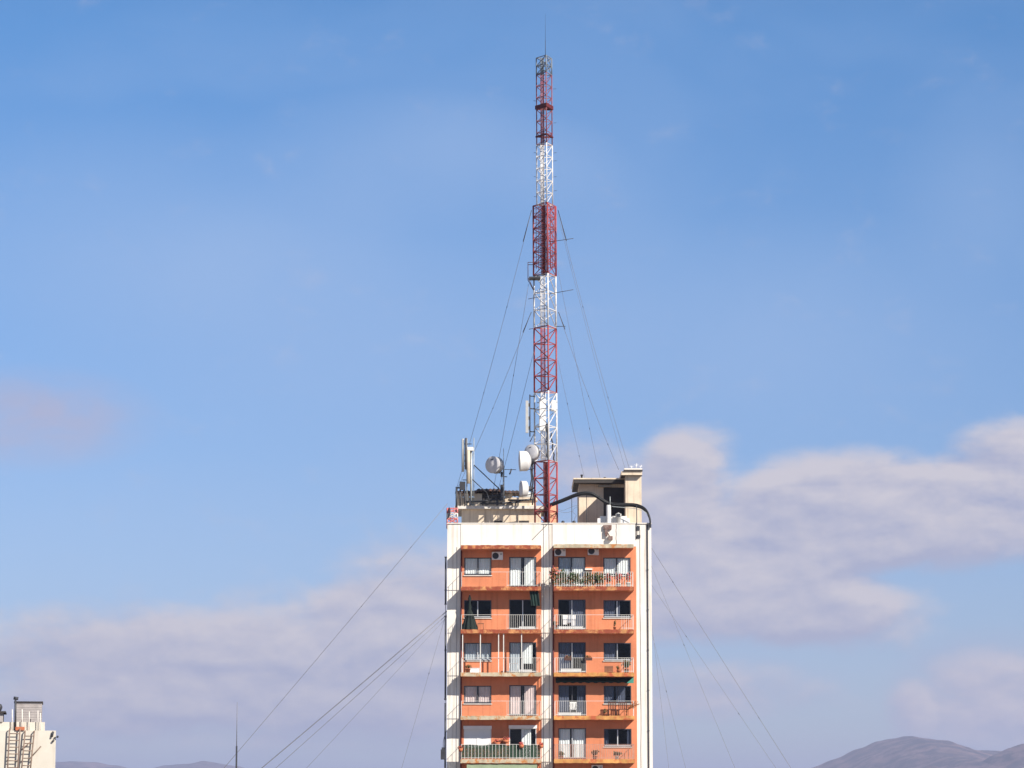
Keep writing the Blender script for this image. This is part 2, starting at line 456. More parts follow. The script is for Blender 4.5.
# railings
def railing(key, k, spans, mt, h=.95, side=.26, net=None, x0=None, x1=None, gap=.135, bottom=True, wd=.009):
    x0 = SX[key][0] + .05 if x0 is None else x0; x1 = SX[key][1] - .05 if x1 is None else x1
    z = zs[k]; y = YS + .07
    m_ = MB()
    m_.box(x0, x1, y - .018, y + .018, z + h - .02, z + h)
    for xx in (x0, x1):
        m_.box(xx - .012, xx + .012, y + .021, YB - .002, z + h - .02, z + h - .001)
        m_.box(xx - .012, xx + .012, y - .012, y + .012, z - .01, z + h - .021)
        yy = y + side
        while yy < YB - .08:
            m_.box(xx - .008, xx + .008, yy - .008, yy + .008, z - .005, z + h - .025); yy += side
    for (a, b) in spans:
        if bottom: m_.box(a, b, y - .012, y + .012, z + .07, z + .095)
        n = max(1, round((b - a) / gap))
        for i in range(n + 1):
            xx = a + (b - a) * i / n
            m_.box(xx - wd, xx + wd, y - .011, y + .011, z - .005, z + h - .026)
    r_ = m_.build('railing', mt, bld)
    if net:
        n_ = MB(); nn = 60
        for i in range(nn):
            a = x0 + .03 + (x1 - x0 - .06) * i / nn; b = x0 + .03 + (x1 - x0 - .06) * (i + 1) / nn
            ya = y + .04 + .012 * math.sin(i * .9); yb = y + .04 + .012 * math.sin((i + 1) * .9)
            n_.face([(a, ya, z + .03), (b, yb, z + .03), (b, yb, z + h - .05 + .02 * math.sin(i * .33)), (a, ya, z + h - .05 + .02 * math.sin((i - 1) * .33))], 0)
        n_.build('privacy_net', M['net'], r_)
    return r_


dl = (X(507, YS), X(538, YS)); dr = (X(555.5, YS), X(586, YS))
fullL = (SX['L'][0] + .05, SX['L'][1] - .05); fullR = (SX['R'][0] + .05, SX['R'][1] - .05)
railing('L', 0, [dl], M['rail'], gap=.24)
railing('R', 0, [fullR], M['rail'], gap=.16, wd=.013)
railing('L', 1, [dl], M['rail'])
railing('R', 1, [dr, (X(622, YS), fullR[1])], M['rail'])
railing('L', 2, [dl], M['rail'])
railing('R', 2, [dr, (X(622, YS), fullR[1])], M['rail'])
railing('L', 3, [dl], M['rail'])
railing('R', 3, [dr], M['rail'])
railing('L', 4, [(fullL[0], fullL[1])], M['rail'], net=True, gap=.22, wd=.012)
railing('R', 4, [fullR], M['rail_brown'], gap=.11, wd=.016)

# white enclosure posts of the third balcony on the left
for px in (462.6, 480.4, 498.6, 503.6, 521.6):
    x = X(px, YS)
    MB().box(x - .03, x + .03, YS + .10, YS + .16, zs[2] + .0, zs[1] - .262).build('enclosure_post', M['rail'], bld)

# awnings: a dark green one rolled out under the third slab on the right, sunlight painted into the colour of its end
z = zs[2] - .262
aw = MB(); n = 40; ax0, ax1 = SX['R'][0] + .12, SX['R'][1] - .05
for i in range(n):
    a = ax0 + (ax1 - ax0) * i / n; b = ax0 + (ax1 - ax0) * (i + 1) / n
    aw.face([(a, YS + .52, z - .26), (b, YS + .52, z - .26), (b, YB - .05, z - .06), (a, YB - .05, z - .06)], 0)
    aw.face([(a, YS + .52, z - .38 - .03 * math.sin(i * 1.6)), (b, YS + .52, z - .38 - .03 * math.sin((i + 1) * 1.6)), (b, YS + .52, z - .26), (a, YS + .52, z - .26)], 0)
aw.tube([(ax0, YB - .07, z - .09), (ax1, YB - .07, z - .09)], .05, 8)
awo = aw.build('awning', M['awn_dark'], bld)
MB().face([(ax1, YS + .10, z - .42), (ax1 + .02, YB - .3, z - .02), (ax1 - .45, YS + .10, z - .42)]).face([(ax1 - .45, YS + .09, z - .42), (ax1 + .01, YS + .09, z - .42), (ax1 + .01, YS + .09, z - .03)]).build('side_flap', M['awn_sunlit'], awo)
z = zs[4] - .262
a2 = MB(); bx0, bx1 = X(467, YS), X(537, YS)
for i in range(n):
    a = bx0 + (bx1 - bx0) * i / n; b = bx0 + (bx1 - bx0) * (i + 1) / n
    a2.face([(a, YS - .12, z - .42), (b, YS - .12, z - .42), (b, YS + .14, z - .05), (a, YS + .14, z - .05)], 0)
    a2.face([(a, YS - .12, z - .56 - .03 * math.sin(i * 1.6)), (b, YS - .12, z - .56 - .03 * math.sin((i + 1) * 1.6)), (b, YS - .12, z - .42), (a, YS - .12, z - .42)], 0)
a2.build('awning', M['awn_pale'], bld)
# dark rolled blind hanging on the second balcony, left bay
z = zs[0] - .262
sheet(X(529.5, YS), X(538.5, YS), z - .98, z - .02, YS + .25, .04, 3, .12).build('hanging_blind', M['awn_dark'], bld)

# pipes on the facade, and dark strips for the bay reveals
pp = MB()
pp.tube([(X(648.2), YF - .05, 8), (X(648.2), YF - .05, zTop - .05)], .038, 8)
for i in range(14): pp.box(X(648.2) - .06, X(648.2) + .06, YF - .07, YF - .001, 8 + i * 2.6, 8.06 + i * 2.6)
pp.build('downpipe', M['steel_dark'], bld)
lp = MB()
for y0, y1 in ((557, 604), (616, 700), (703, 768)):
    lp.tube([(X(446.2) - .05, YF + .1, Z(y1)), (X(446.2) - .05, YF + .1, Z(y0))], .055, 8)
for y in (557, 590, 604, 616, 650, 699): lp.tube([(X(446.2) - .05, YF + .1, Z(y) - .03), (X(446.2) - .05, YF + .1, Z(y) + .03)], .085, 8)
lp.tube([(X(446.2) - .05, YF + .1, 6), (X(446.2) - .05, YF + .1, Z(604))], .02, 6)
lp.build('downpipe', M['steel_dark'], bld)
MB().tube([(X(637.4), YB - .06, Z(539)), (X(637.4), YB - .06, Z(506))], .03, 6).box(X(637.4), X(640.5), YF - .08, YF - .004, Z(530), Z(526)).box(X(638), X(641), YF - .09, YF - .004, Z(538), Z(535)).build('conduit', M['steel_dark'], bld)
reveal = MB()  # dark red strips added in place of the bays' left reveals, not pipes
for px in (461.2, 553.3):
    reveal.tube([(X(px), YB - .055, zs[5]), (X(px), YB - .055, zCan - .27)], .05, 8)
reveal.build('downpipe', M['darkred'], bld)
# thin grey wires clipped on the pilasters
wr = MB()
for px, a, b in ((456.6, 547, 770), (543.6, 524, 770), (549.4, 524, 770), (640.6, 530, 770), (616.9, 524, 545)):
    pts = []
    for i in range(13):
        yy = a + (b - a) * i / 12
        pts.append((X(px) + random.uniform(-.015, .015), (YB if px in (616.9,) else YF) - .02, Z(yy)))
    wr.tube(pts, .011, 5)
wr.build('facade_wire', M['wire'], bld)
# ragged rust stain of a bracket on the parapet (raised plaster scar)
st = MB()
st.box(X(603.4, YB, 530), X(611.6, YB, 530), YB - .16, YB - .004, Z(529.5, YB), Z(525.2, YB)).box(X(605, YB, 530), X(607.5, YB, 530), YB - .22, YB - .004, Z(536, YB), Z(529.6, YB))
st.box(X(608, YB, 530), X(612.5, YB, 530), YB - .30, YB - .004, Z(540, YB), Z(536.5, YB))
st.tube([(X(604, YB, 530), YB - .12, Z(526, YB)), (X(610, YB, 530), YB - .25, Z(538, YB))], .04, 6)
st.build('wall_bracket', mat('rusty_bracket', (.20, .15, .13), .8, .4, 5, col2=(.12, .04, .03), thr=.52), bld)
# arm sticking out over the edge below the mast
MB().tube([P(549.6, 522.2, YF + .2), P(549.2, 521.5, YF - 1.15)], .028, 6).build('roof_arm', M['steel_dark'], bld)

# ---- roof structures
YP = YF + 4.6                                # penthouse front
ph = MB()
px0, px1 = P(461.5, 515, YP).x, P(541, 515, YP).x
pz1 = Z(509.3, YP)
ph.box(px0, px1, YP, YP + 5, zRoof, pz1)
pho = ph.build('penthouse_wall', M['beige'], bld)
sl = MB(); sl.box(px0 - .45, px1 + .25, YP - .4, YP + 5.3, pz1 + .002, Z(505.4, YP - .6))
sl.build('roof_slab', M['sill'], pho)
for a, b in ((494, 502), (519, 529)):
    MB().box(P(a, 520, YP).x, P(b, 520, YP).x, YP - .01, YP + .05, zRoof + .3, Z(520.6, YP)).build('vent', M['roofdark'], pho)
# upper shed on the penthouse: dark sheet roof on beige piers
zs0 = Z(505.4, YP - .6) + .002
YU = YP + 1.2
up = MB()
for a, b in ((457, 462.5), (463.5, 469), (474.5, 482), (505, 512.5), (519, 534.5)):
    up.box(P(a, 500, YU).x, P(b, 500, YU).x, YU, YU + .5, zs0, Z(493.5, YU))
up.box(P(457, 500, YU).x, P(535, 500, YU).x, YU + 2.6, YU + 2.9, zs0, Z(493.5, YU))
upo = up.build('shed_pier', M['beige'], bld)
us = MB(); xx0, xx1 = P(455.5, 493, YU).x, P(524, 493, YU).x; n = 60
for i in range(n):
    a = xx0 + (xx1 - xx0) * i / n; b = xx0 + (xx1 - xx0) * (i + 1) / n
    h = lambda i: .03 * math.sin(i * 1.9) + (.12 if 18 < i < 40 else 0)
    z_ = Z(493.5, YU) + .002
    us.face([(a, YU - .35, z_ + h(i)), (b, YU - .35, z_ + h(i + 1)), (b, YU - .35, z_ + .16 + h(i + 1)), (a, YU - .35, z_ + .16 + h(i))], 0)
    us.face([(a, YU - .35, z_ + .16 + h(i)), (b, YU - .35, z_ + .16 + h(i + 1)), (b, YU + 3, z_ + .3 + h(i + 1)), (a, YU + 3, z_ + .3 + h(i))], 0)
    us.face([(b, YU - .35, z_ + h(i + 1)), (a, YU - .35, z_ + h(i)), (a, YU + 3, z_ + .1 + h(i)), (b, YU + 3, z_ + .1 + h(i + 1))], 0)
us.build('sheet_roof', M['shed'], upo)
MB().box(P(475.5, 500, YU).x, P(503.5, 500, YU).x, YU + .12, YU + 1.6, zs0 + .003, Z(494, YU)).build('dark_backing', M['roofdark'], upo)  # near-black box added to darken the openings between the piers
# second low slab near the mast
lw = MB(); a, b = P(513.5, 500, YP).x, P(536, 500, YP).x
lw.box(a, b, YP + .1, YP + 1.0, zs0, Z(500.5, YP)).box(a - .15, b + .1, YP - .05, YP + 1.1, Z(500.5, YP) + .002, Z(497.5, YP))
lw.build('tank_plinth', M['beige'], bld)
# machine room on the right with its tower
YM = YF + 4.2
mz1 = Z(484.2, YM)
mx0, mx1 = P(579, 500, YM).x, P(626, 500, YM).x
mr_ = MB(); mr_.box(mx0, mx1, YM, YM + 5, zRoof, mz1); mro = mr_.build('machine_room', M['beige'], bld)
ms = MB(); ms.box(P(573.8, 480, YM - .9).x, P(625.6, 480, YM - .9).x, YM - .9, YM + 5.4, mz1 + .002, Z(479.3, YM - .9), front=1, under=1)
ms.build('roof_slab', [M['beige'], M['roofdark']], mro)
ms2 = MB(); ms2.box(P(573.4, 480, YM - .95).x, P(625.4, 480, YM - .95).x, YM - .95, YM + 5.4, Z(479.3, YM - .95) + .003, Z(477.9, YM - .95)); ms2.build('slab_rim', M['beige'], mro)
MB().box(P(598, 486, YM).x, P(611, 486, YM).x, YM - .35, YM - .002, Z(487.4, YM), Z(485.9, YM)).build('lintel', M['concrete'], mro)
MB().box(P(603.5, 490, YM).x, P(624.8, 490, YM).x, YM - .03, YM - .003, zRoof, Z(487.6, YM)).build('door', M['roofdark'], mro)  # near-black panel, the shade of a recessed doorway put into its colour
YT = YF + 1.5                                # tower front
tz = Z(475.6, YT)
tw = MB(); tw.box(P(625.6, 500, YT).x, P(641.6, 500, YT).x, YT, YT + 3.4, zRoof, tz); two = tw.build('tower_wall', M['beige'], bld)
tc_ = MB(); tc_.box(P(621.4, 474, YT - .35).x, P(642.2, 474, YT - .35).x, YT - .35, YT + 3.6, tz + .002, Z(471.2, YT - .35), under=1); tc_.build('roof_slab', [M['beige'], M['roofdark']], two)
tr_ = MB(); tr_.box(P(623.8, 470, YT - .45).x, P(642.6, 470, YT - .45).x, YT - .45, YT + 3.6, Z(471.2, YT - .35) + .003, Z(469.6, YT - .45)); tr_.build('slab_rim', M['roofdark'], two)
tq = MB(); tq.box(P(624.2, 469, YT - .3).x, P(642.2, 469, YT - .3).x, YT - .3, YT + 3.5, Z(469.6, YT - .45) + .003, Z(468.2, YT - .3)); tq.build('slab_rim', M['parapet'], two)
# orange block beside the mast foot, sunlight put into its paler colour
YO = YF + 2.6
MB().box(P(548.8, 515, YO).x, P(557.6, 515, YO).x, YO, YO + 1.0, zRoof, Z(508, YO)).box(P(550.5, 515, YO).x, P(556.2, 515, YO).x, YO + .1, YO + .8, Z(508, YO), Z(503.6, YO)).build('chimney', mat('sunlit_orange_render', (.72, .38, .24), .85, .15, 2, streak=.3), bld)
# white low housings at the right roof edge
YH = YF + .75
MB().box(P(597.5, 520, YH).x, P(629.6, 520, YH).x, YH, YH + 1.0, zRoof, Z(518.2, YH)).box(P(600, 520, YH).x, P(627, 520, YH).x, YH + .05, YH + .9, Z(518.2, YH), Z(516.0, YH)).build('duct_housing', M['plastic'], bld)

# ------------------------------------------------------------------ lattice mast
YMAST = YF + 1.45
PXM = 15.32                                  # pixels per metre about the mast


def mc(py):                                  # mast axis, leaning a hair
    return P(547.0 - (500 - py) * (2.1 / 400), py, YMAST)


mast = thing('lattice_mast', mc(522) - Vector((0, 0, 0)), 'tall triangular lattice mast painted in red and white bands above the orange block', 'mast')
ANG = [R(-82), R(38), R(158)]


def mast_section(y0, y1, Rpx, nb, m_leg, m_br, lr, br, style=0, label=None, ladder=None, lad_px=(541.2, 545.6), back=True):
    c0, c1 = mc(y0), mc(y1); Rm = Rpx / PXM
    node = lambda k, t: c0.lerp(c1, t) + Vector((Rm * math.cos(ANG[k]), Rm * math.sin(ANG[k]), 0))
    b_ = MB()
    for k in range(3):
        k2 = (k + 1) % 3
        for i in range(nb):
            t0, t1 = i / nb, (i + 1) / nb
            b_.tube([node(k, t0), node(k2, t0)], br, 4)
            flip = style == 1 or (style == 0 and k > 0)
            if style == 2:
                b_.tube([node(k, t0), node(k2, t1)], br, 4); b_.tube([node(k2, t0), node(k, t1)], br, 4)
            elif flip: b_.tube([node(k, t0), node(k2, t1)], br, 4)
            else: b_.tube([node(k2, t0), node(k, t1)], br, 4)
        b_.tube([node(k, 1), node(k2, 1)], br, 4)
    s_ = b_.build('mast_section', m_br, mast)
    if label: s_['label'] = label
    for k in range(3):
        MB().tube([node(k, 0), node(k, 1)], lr, 8).build('leg', m_leg, s_)
    if ladder:                                # feeder ladder inside the section
        l_ = MB(); xa, xb = [c1.x + (p - 546.6) / PXM for p in lad_px]
        dx = c0.x - c1.x
        for x in (xa, xb): l_.tube([(x, YMAST + .12, c1.z), (x + dx, YMAST + .12, c0.z)], .028, 5)
        n = int((c0.z - c1.z) / .42)
        for i in range(n):
            t = (i + .5) / n; z = c1.z + (c0.z - c1.z) * t
            l_.tube([(xa + dx * t, YMAST + .12, z), (xb + dx * t, YMAST + .12, z)], .018, 4)
        for j in range(3):
            x = xa + (xb - xa) * (j + .7) / 3.4
            l_.tube([(x, YMAST + .18, c1.z), (x + dx, YMAST + .18, c0.z)], .026, 5)
        if ladder == M['darkred']: l_.obox((c0 + c1) / 2 + Vector(((xa + xb) / 2 - c1.x + (c1.x - (c0.x + c1.x) / 2) + dx / 2, .24, 0)), Vector(((xb - xa) / 2 * .6, 0, 0)), Vector((0, .02, 0)), (c0 - c1) / 2)
        l_.build('feeder_ladder', ladder, s_)
    return s_


mast_section(461.5, 528, 13.1, 4, M['red'], M['red'], .058, .036, 0, 'red foot section', M['darkred'], (543.4, 547.6))
mast_section(392.2, 461.2, 13.1, 4, M['mwhite'], M['mwhite'], .052, .03, 0, 'lower white section', M['mwhite'])
mast_section(327.5, 391.9, 13.1, 4, M['red'], M['red'], .055, .036, 0, 'middle red section', M['red'])
mast_section(275.2, 327.2, 13.0, 3, M['mwhite'], M['mwhite'], .05, .032, 1, 'middle white section', M['mwhite'])
s4 = mast_section(204.8, 274.9, 13.4, 6, M['red'], M['red'], .055, .027, 2, 'thick red section', M['darkred'], (542.2, 547.2))
mast_section(144.5, 204.5, 9.4, 5, M['mwhite'], M['mwhite'], .038, .024, 0, 'upper white section', M['mwhite'], (542.0, 545.2))
mast_section(74, 144.2, 9.2, 6, M['redfade'], M['redfade'], .038, .026, 0, 'slim red top section', M['redfade'], (542.4, 545.6))
mast_section(57.2, 73.7, 9.2, 2, M['topgrey'], M['topgrey'], .04, .028, 2, 'grey tip section', M['topgrey'], (542.6, 545.4))
# red screen bars of the thick section
rb = MB(); c1, c0 = mc(205.6), mc(268.7); Rm = 13.7 / PXM
for k in range(3):
    k2 = (k + 1) % 3
    A = Vector((math.cos(ANG[k]), math.sin(ANG[k]), 0)) * Rm * 1.06; B = Vector((math.cos(ANG[k2]), math.sin(ANG[k2]), 0)) * Rm * 1.06
    for t in (.25, .5, .75):
        o = A.lerp(B, t); rb.tube([c1 + o, c0 + o], .02, 5)
    for i in range(13):
        q = (i + .5) / 13; rb.tube([c1.lerp(c0, q) + A.lerp(B, .08), c1.lerp(c0, q) + A.lerp(B, .92)], .014, 4)
        if i % 3 == 1:
            m0 = c1.lerp(c0, q) + A.lerp(B, .5); nrm = (A + B).normalized()
            rb.tube([m0, m0 + nrm * .14], .03, 5)
rb.build('screen_bars', M['red'], s4)
for py, w_, mm in ((106.8, 10.0, M['darkred']), (136, 9.7, M['darkred'])):
    cr = MB(); h = .13 if py < 110 else .05
    pts = [mc(py) + Vector((w_ / PXM * math.cos(a), w_ / PXM * math.sin(a), 0)) for a in ANG]
    for i in range(3):
        a, b = pts[i], pts[(i + 1) % 3]; d = (b - a)
        cr.obox((a + b) / 2, d * .53, Vector((-d.y, d.x, 0)).normalized() * .05, Vector((0, 0, h)))
    cr.build('collar_ring', mm, mast)
lr_ = MB(); lr_.tube([mc(58) + Vector((.05, 0, 0)), mc(40) + Vector((.05, 0, 0))], .018, 6); lr_.tube([mc(40) + Vector((.05, 0, 0)), mc(14) + Vector((.06, 0, 0))], 0.011, 5, r1=.005)
lr_.build('lightning_rod', M['steel_dark'], mast)
pg = MB()                                    # climbing pegs and lamp stubs on the slim part
for py, s_ in ((88, 1), (100, -1), (122, 1), (152, -1), (152, 1), (160, 1), (176, -1), (176, 1), (190, 1), (196, -1)):
    a = mc(py) + Vector((s_ * 8.6 / PXM, .3, 0)); pg.tube([a, a + Vector((s_ * .2, 0, .02))], .016, 4)
pg.build('peg', M['steel_dark'], mast)
# small work platform on the left of the middle white section
pf = MB(); xa, xb = P(527.6, 270, YMAST).x, P(540.5, 270, YMAST).x; zf = Z(278.6, YMAST); yh = .45
pf.box(P(529, 270, YMAST).x, xb, YMAST - yh, YMAST + yh, zf - .05, zf + .06)
pfo = pf.build('platform', M['steel_dark'], mast)
pr = MB(); zt = Z(263.5, YMAST); xo = P(528, 270, YMAST).x
for y in (-yh, yh):
    pr.tube([(xo, YMAST + y, zf - .05), (xo, YMAST + y, zt)], .022, 5); pr.tube([(xo, YMAST + y, zt), (P(534, 270, YMAST).x, YMAST + y, zt)], .022, 5)
    pr.tube([(xo, YMAST + y, zf - .02), (P(533.6, 290, YMAST).x, YMAST + y * .4, Z(290, YMAST))], .022, 5)
pr.tube([(xo, YMAST - yh, zt), (xo, YMAST + yh, zt)], .022, 5)
pr.build('guard_rail', M['wooddark'], pfo)
for (a, b) in (((549, 242), (573.4, 238.4)), ((549, 294), (573.4, 289.6)), ((541, 296.5), (528.2, 299)), ((556, 326.5), (565.5, 326.2)), ((533, 328.5), (529, 329.2))):
    MB().tube([P(a[0], a[1], YMAST - .2), P(b[0], b[1], YMAST - .4)], .021, 5).build('side_arm', M['steel_dark'], mast)

# antennas fixed on the mast
pa = thing('panel_antenna', P(528, 433, YMAST - .1), 'slim pale panel antenna bracketed to the left side of the lower white mast section', 'antenna')
xq = P(527.6, 415, YMAST).x
MB().box(xq - .13, xq + .06, YMAST - .22, YMAST + .02, Z(433, YMAST), Z(401, YMAST)).build('antenna_body', M['panel_grey'], pa)
m_ = MB(); xp = P(529.9, 415, YMAST).x
m_.tube([(xp, YMAST + .05, Z(436.5, YMAST)), (xp, YMAST + .05, Z(394.5, YMAST))], .04, 6)
for y in (396, 408.5, 431.5): m_.tube([(xp, YMAST + .05, Z(y, YMAST)), (P(535, y, YMAST).x, YMAST + .2, Z(y, YMAST))], .038, 5)
for y in (405, 418, 428): m_.box(xq + .04, xp, YMAST - .1, YMAST + .08, Z(y + 1.5, YMAST), Z(y - 1.5, YMAST))
m_.tube([(P(534, 437, YMAST).x, YMAST, Z(434, YMAST)), (P(530, 440, YMAST).x, YMAST - .2, Z(442, YMAST))], .03, 5)
m_.build('mount', M['steel_dark'], pa)
for px0_, px1_, ya, yb, yo, lab in ((539.2, 545.2, 397.5, 431, -.05, 'white flat panel antenna inside the lower white mast section, the taller one'),
                                    (551.2, 555.8, 400, 411, .1, 'small white box antenna high in the right side of the lower white mast section')):
    q = thing('panel_antenna', P((px0_ + px1_) / 2, yb, YMAST + yo), lab, 'antenna')
    a, b = P(px0_, ya, YMAST).x, P(px1_, ya, YMAST).x; za, zb = Z(yb, YMAST), Z(ya, YMAST)
    m_ = MB(); m_.box(a, b, YMAST + yo, YMAST + yo + .12, za, zb); m_.box(a + .04, b - .04, YMAST + yo - .03, YMAST + yo - .002, za + .05, zb - .05)
    m_.build('antenna_body', M['plastic'], q)
    m_ = MB()
    for t in (.15, .85):
        z = za + (zb - za) * t; m_.box(a - .15, b + .12, YMAST + yo + .121, YMAST + yo + .17, z - .03, z + .03)
    m_.build('mount', M['galv'], q)


def drum_dish(name, c, axis, rad, depth, label, pole_to, back=.5):
    """shrouded microwave dish; c is the centre of the face, axis points where it looks"""
    c = Vector(c); ax = Vector(axis).normalized()
    q = thing(name, c - ax * depth - Vector((0, 0, rad)), label, 'dish antenna')
    MB().lathe(c, ax, [(.001, .06), (rad * .5, .045), (rad * .9, .012), (rad * .97, -.005)], 36).build('radome', M['radome'], q)
    MB().lathe(c, ax, [(rad * .97, .0), (rad * 1.02, .0), (rad * 1.02, -.06), (rad, -.065), (rad, -depth), (rad * .86, -depth - back * .35), (rad * .55, -depth - back * .75), (rad * .22, -depth - back), (.001, -depth - back)], 36).build('shroud', M['dish'], q)
    up_ = Vector((0, 0, 1)); sd_ = up_.cross(ax).normalized()
    m_ = MB(); m_.obox(c + ax * .03 + up_ * rad * .62 - sd_ * rad * .05, (sd_ + up_ * .25).normalized() * rad * .2, ax * .012, up_ * rad * .055); m_.build('face_mark', M['steel_dark'], q)
    b = c - ax * (depth + back); m_ = MB()
    m_.lathe(b, -ax, [(.001, -.02), (.16, -.02), (.16, .16), (.001, .16)], 12, smooth=False)
    m_.tube([b - ax * .1, Vector(pole_to)], .06, 6); m_.tube([c - ax * depth * .9 - Vector((0, 0, rad * .9)), Vector(pole_to) - Vector((0, 0, .35))], .03, 5)
    m_.build('mount', M['steel_dark'], q)
    return q


drum_dish('dish_antenna', P(530.6, 452.4, YMAST - .1), (-.60, -.80, .0), .52, .36, 'round grey dish face with a white rim beside the mast, half behind the largest drum', P(535.4, 456, YMAST + .4), .14)
drum_dish('dish_antenna', P(519.4, 461.2, YMAST - .7), (-1, -.05, -.03), .66, .48, 'largest white drum dish seen edge-on left of the mast, level with its lower white section', P(534.6, 463, YMAST + .3), .30)
drum_dish('dish_antenna', P(520.8, 488.6, YMAST - .5), (-.95, -.22, -.02), .50, .36, 'smallest white drum dish low on the left of the red mast foot', P(534.6, 488, YMAST + .3), .16)
fd = MB()                                    # feeder cables beside the mast
for j, (a, b) in enumerate((((531.5, 458), (531.0, 500)), ((532.6, 462), (533, 505)), ((551, 433), (554.5, 462)), ((546.5, 424), (547.5, 460)), ((547.4, 424), (548.0, 460)))):
    A, B = P(*a, YMAST + .1), P(*b, YMAST + .1)
    fd.tube([A.lerp(B, t / 8) + Vector((.04 * math.sin(t * 2.1 + j), 0, 0)) for t in range(9)], .05, 6)
tag(fd.build('feeder_cables', M['steel_dark'], mast), 'loose black feeder cables tied to the mast')

# ------------------------------------------------------------------ rooftop antennas and clutter
YPOLE = YP - .3
zsl = Z(505.4, YP - .6)                       # top of the penthouse slab
dp = thing('antenna_pole', (P(503.6, 500, YPOLE).x, YPOLE, zsl), 'thin galvanised pole carrying the middle round dish on the penthouse roof', 'antenna pole')
m_ = MB(); x = P(503.6, 480, YPOLE).x
m_.tube([(x, YPOLE, zsl), (x, YPOLE, Z(466, YPOLE))], .055, 8); m_.tube([(x, YPOLE, Z(466, YPOLE)), (x, YPOLE, Z(448.6, YPOLE))], .022, 5); m_.box(x - .15, x + .15, YPOLE - .15, YPOLE + .15, zsl, zsl + .03)
m_.build('pole', M['galv'], dp)
m_ = MB(); z = Z(469.4, YPOLE)
m_.tube([(x, YPOLE, z), (P(516, 470, YPOLE).x, YPOLE + .2, z)], .022, 5)
m_.tube([(P(511.4, 468, YPOLE).x, YPOLE, Z(469, YPOLE)), (P(509.6, 475, YPOLE).x, YPOLE - .1, Z(474.5, YPOLE))], .05, 5); m_.tube([(x, YPOLE, Z(476.5, YPOLE)), (P(507, 477, YPOLE).x, YPOLE - .1, Z(477, YPOLE))], .03, 5)
m_.build('cross_arm', M['steel_dark'], dp)
m_ = MB(); m_.box(P(500.3, 490, YPOLE).x, P(503.0, 490, YPOLE).x, YPOLE - .25, YPOLE + .05, Z(501, YPOLE), Z(485, YPOLE)); m_.box(P(500.6, 490, YPOLE).x, P(502.6, 490, YPOLE).x, YPOLE - .2, YPOLE, Z(477, YPOLE), Z(472, YPOLE)).build('junction_box', M['steel_dark'], dp)
drum_dish('dish_antenna', P(492.6, 464.7, YPOLE - .35), (-.52, -.85, .0), .56, .52, 'middle white drum dish on its own thin pole, grey face turned to the left', (x, YPOLE, Z(468, YPOLE)), .2)

lpn = thing('antenna_pole', (P(471.4, 500, YPOLE).x, YPOLE, zsl), 'pale steel pole with slim grey and beige antennas, leftmost on the roof', 'antenna pole')
m_ = MB(); x = P(471.2, 480, YPOLE).x
m_.tube([(x, YPOLE, zsl), (x, YPOLE, Z(450, YPOLE))], .075, 8); m_.tube([(P(473.8, 480, YPOLE).x, YPOLE + .1, zsl), (P(473.8, 480, YPOLE).x, YPOLE + .1, Z(437.6, YPOLE))], .028, 5)
m_.tube([(P(466.9, 490, YPOLE).x, YPOLE, zsl), (P(466.9, 480, YPOLE).x, YPOLE, Z(438.5, YPOLE))], .04, 6); m_.box(x - .2, x + .2, YPOLE - .2, YPOLE + .2, zsl, zsl + .03)
m_.build('pole', M['galv'], lpn)
for a, b, y0, y1, mm, dy in ((461.6, 464.4, 472, 438.6, 'panel_grey', -.1), (464.9, 467.2, 470, 438, 'frame_dark', -.25), (466.4, 470.2, 484, 449.6, 'panel_beige', -.2)):
    m_ = MB(); xa, xb = P(a, 460, YPOLE).x, P(b, 460, YPOLE).x
    m_.lathe(((xa + xb) / 2, YPOLE + dy, Z(y0, YPOLE)), (0, 0, 1), [(.001, 0), ((xb - xa) / 2, .01), ((xb - xa) / 2, Z(y1, YPOLE) - Z(y0, YPOLE) - .05), (.001, Z(y1, YPOLE) - Z(y0, YPOLE))], 10)
    m_.build('antenna_body', M[mm], lpn)
m_ = MB(); m_.box(P(467.4, 450, YPOLE).x, P(473.4, 450, YPOLE).x, YPOLE - .3, YPOLE + .1, Z(451, YPOLE), Z(447.5, YPOLE)); m_.build('cap_box', M['plastic'], lpn)
m_ = MB()
for y in (444, 455, 466, 480): m_.box(P(462.5, y, YPOLE).x, x + .02, YPOLE - .06, YPOLE + .02, Z(y, YPOLE) - .025, Z(y, YPOLE) + .025)
m_.tube([P(474, 465, YPOLE), P(499.5, 489, YPOLE - .1)], .038, 5); m_.tube([P(472.5, 479.5, YPOLE), P(487, 493, YPOLE - .3)], .032, 5); m_.tube([P(487, 493, YPOLE - .3), P(490, 503, YPOLE - .3)], .03, 5)
m_.build('brace', M['steel_dark'], lpn)

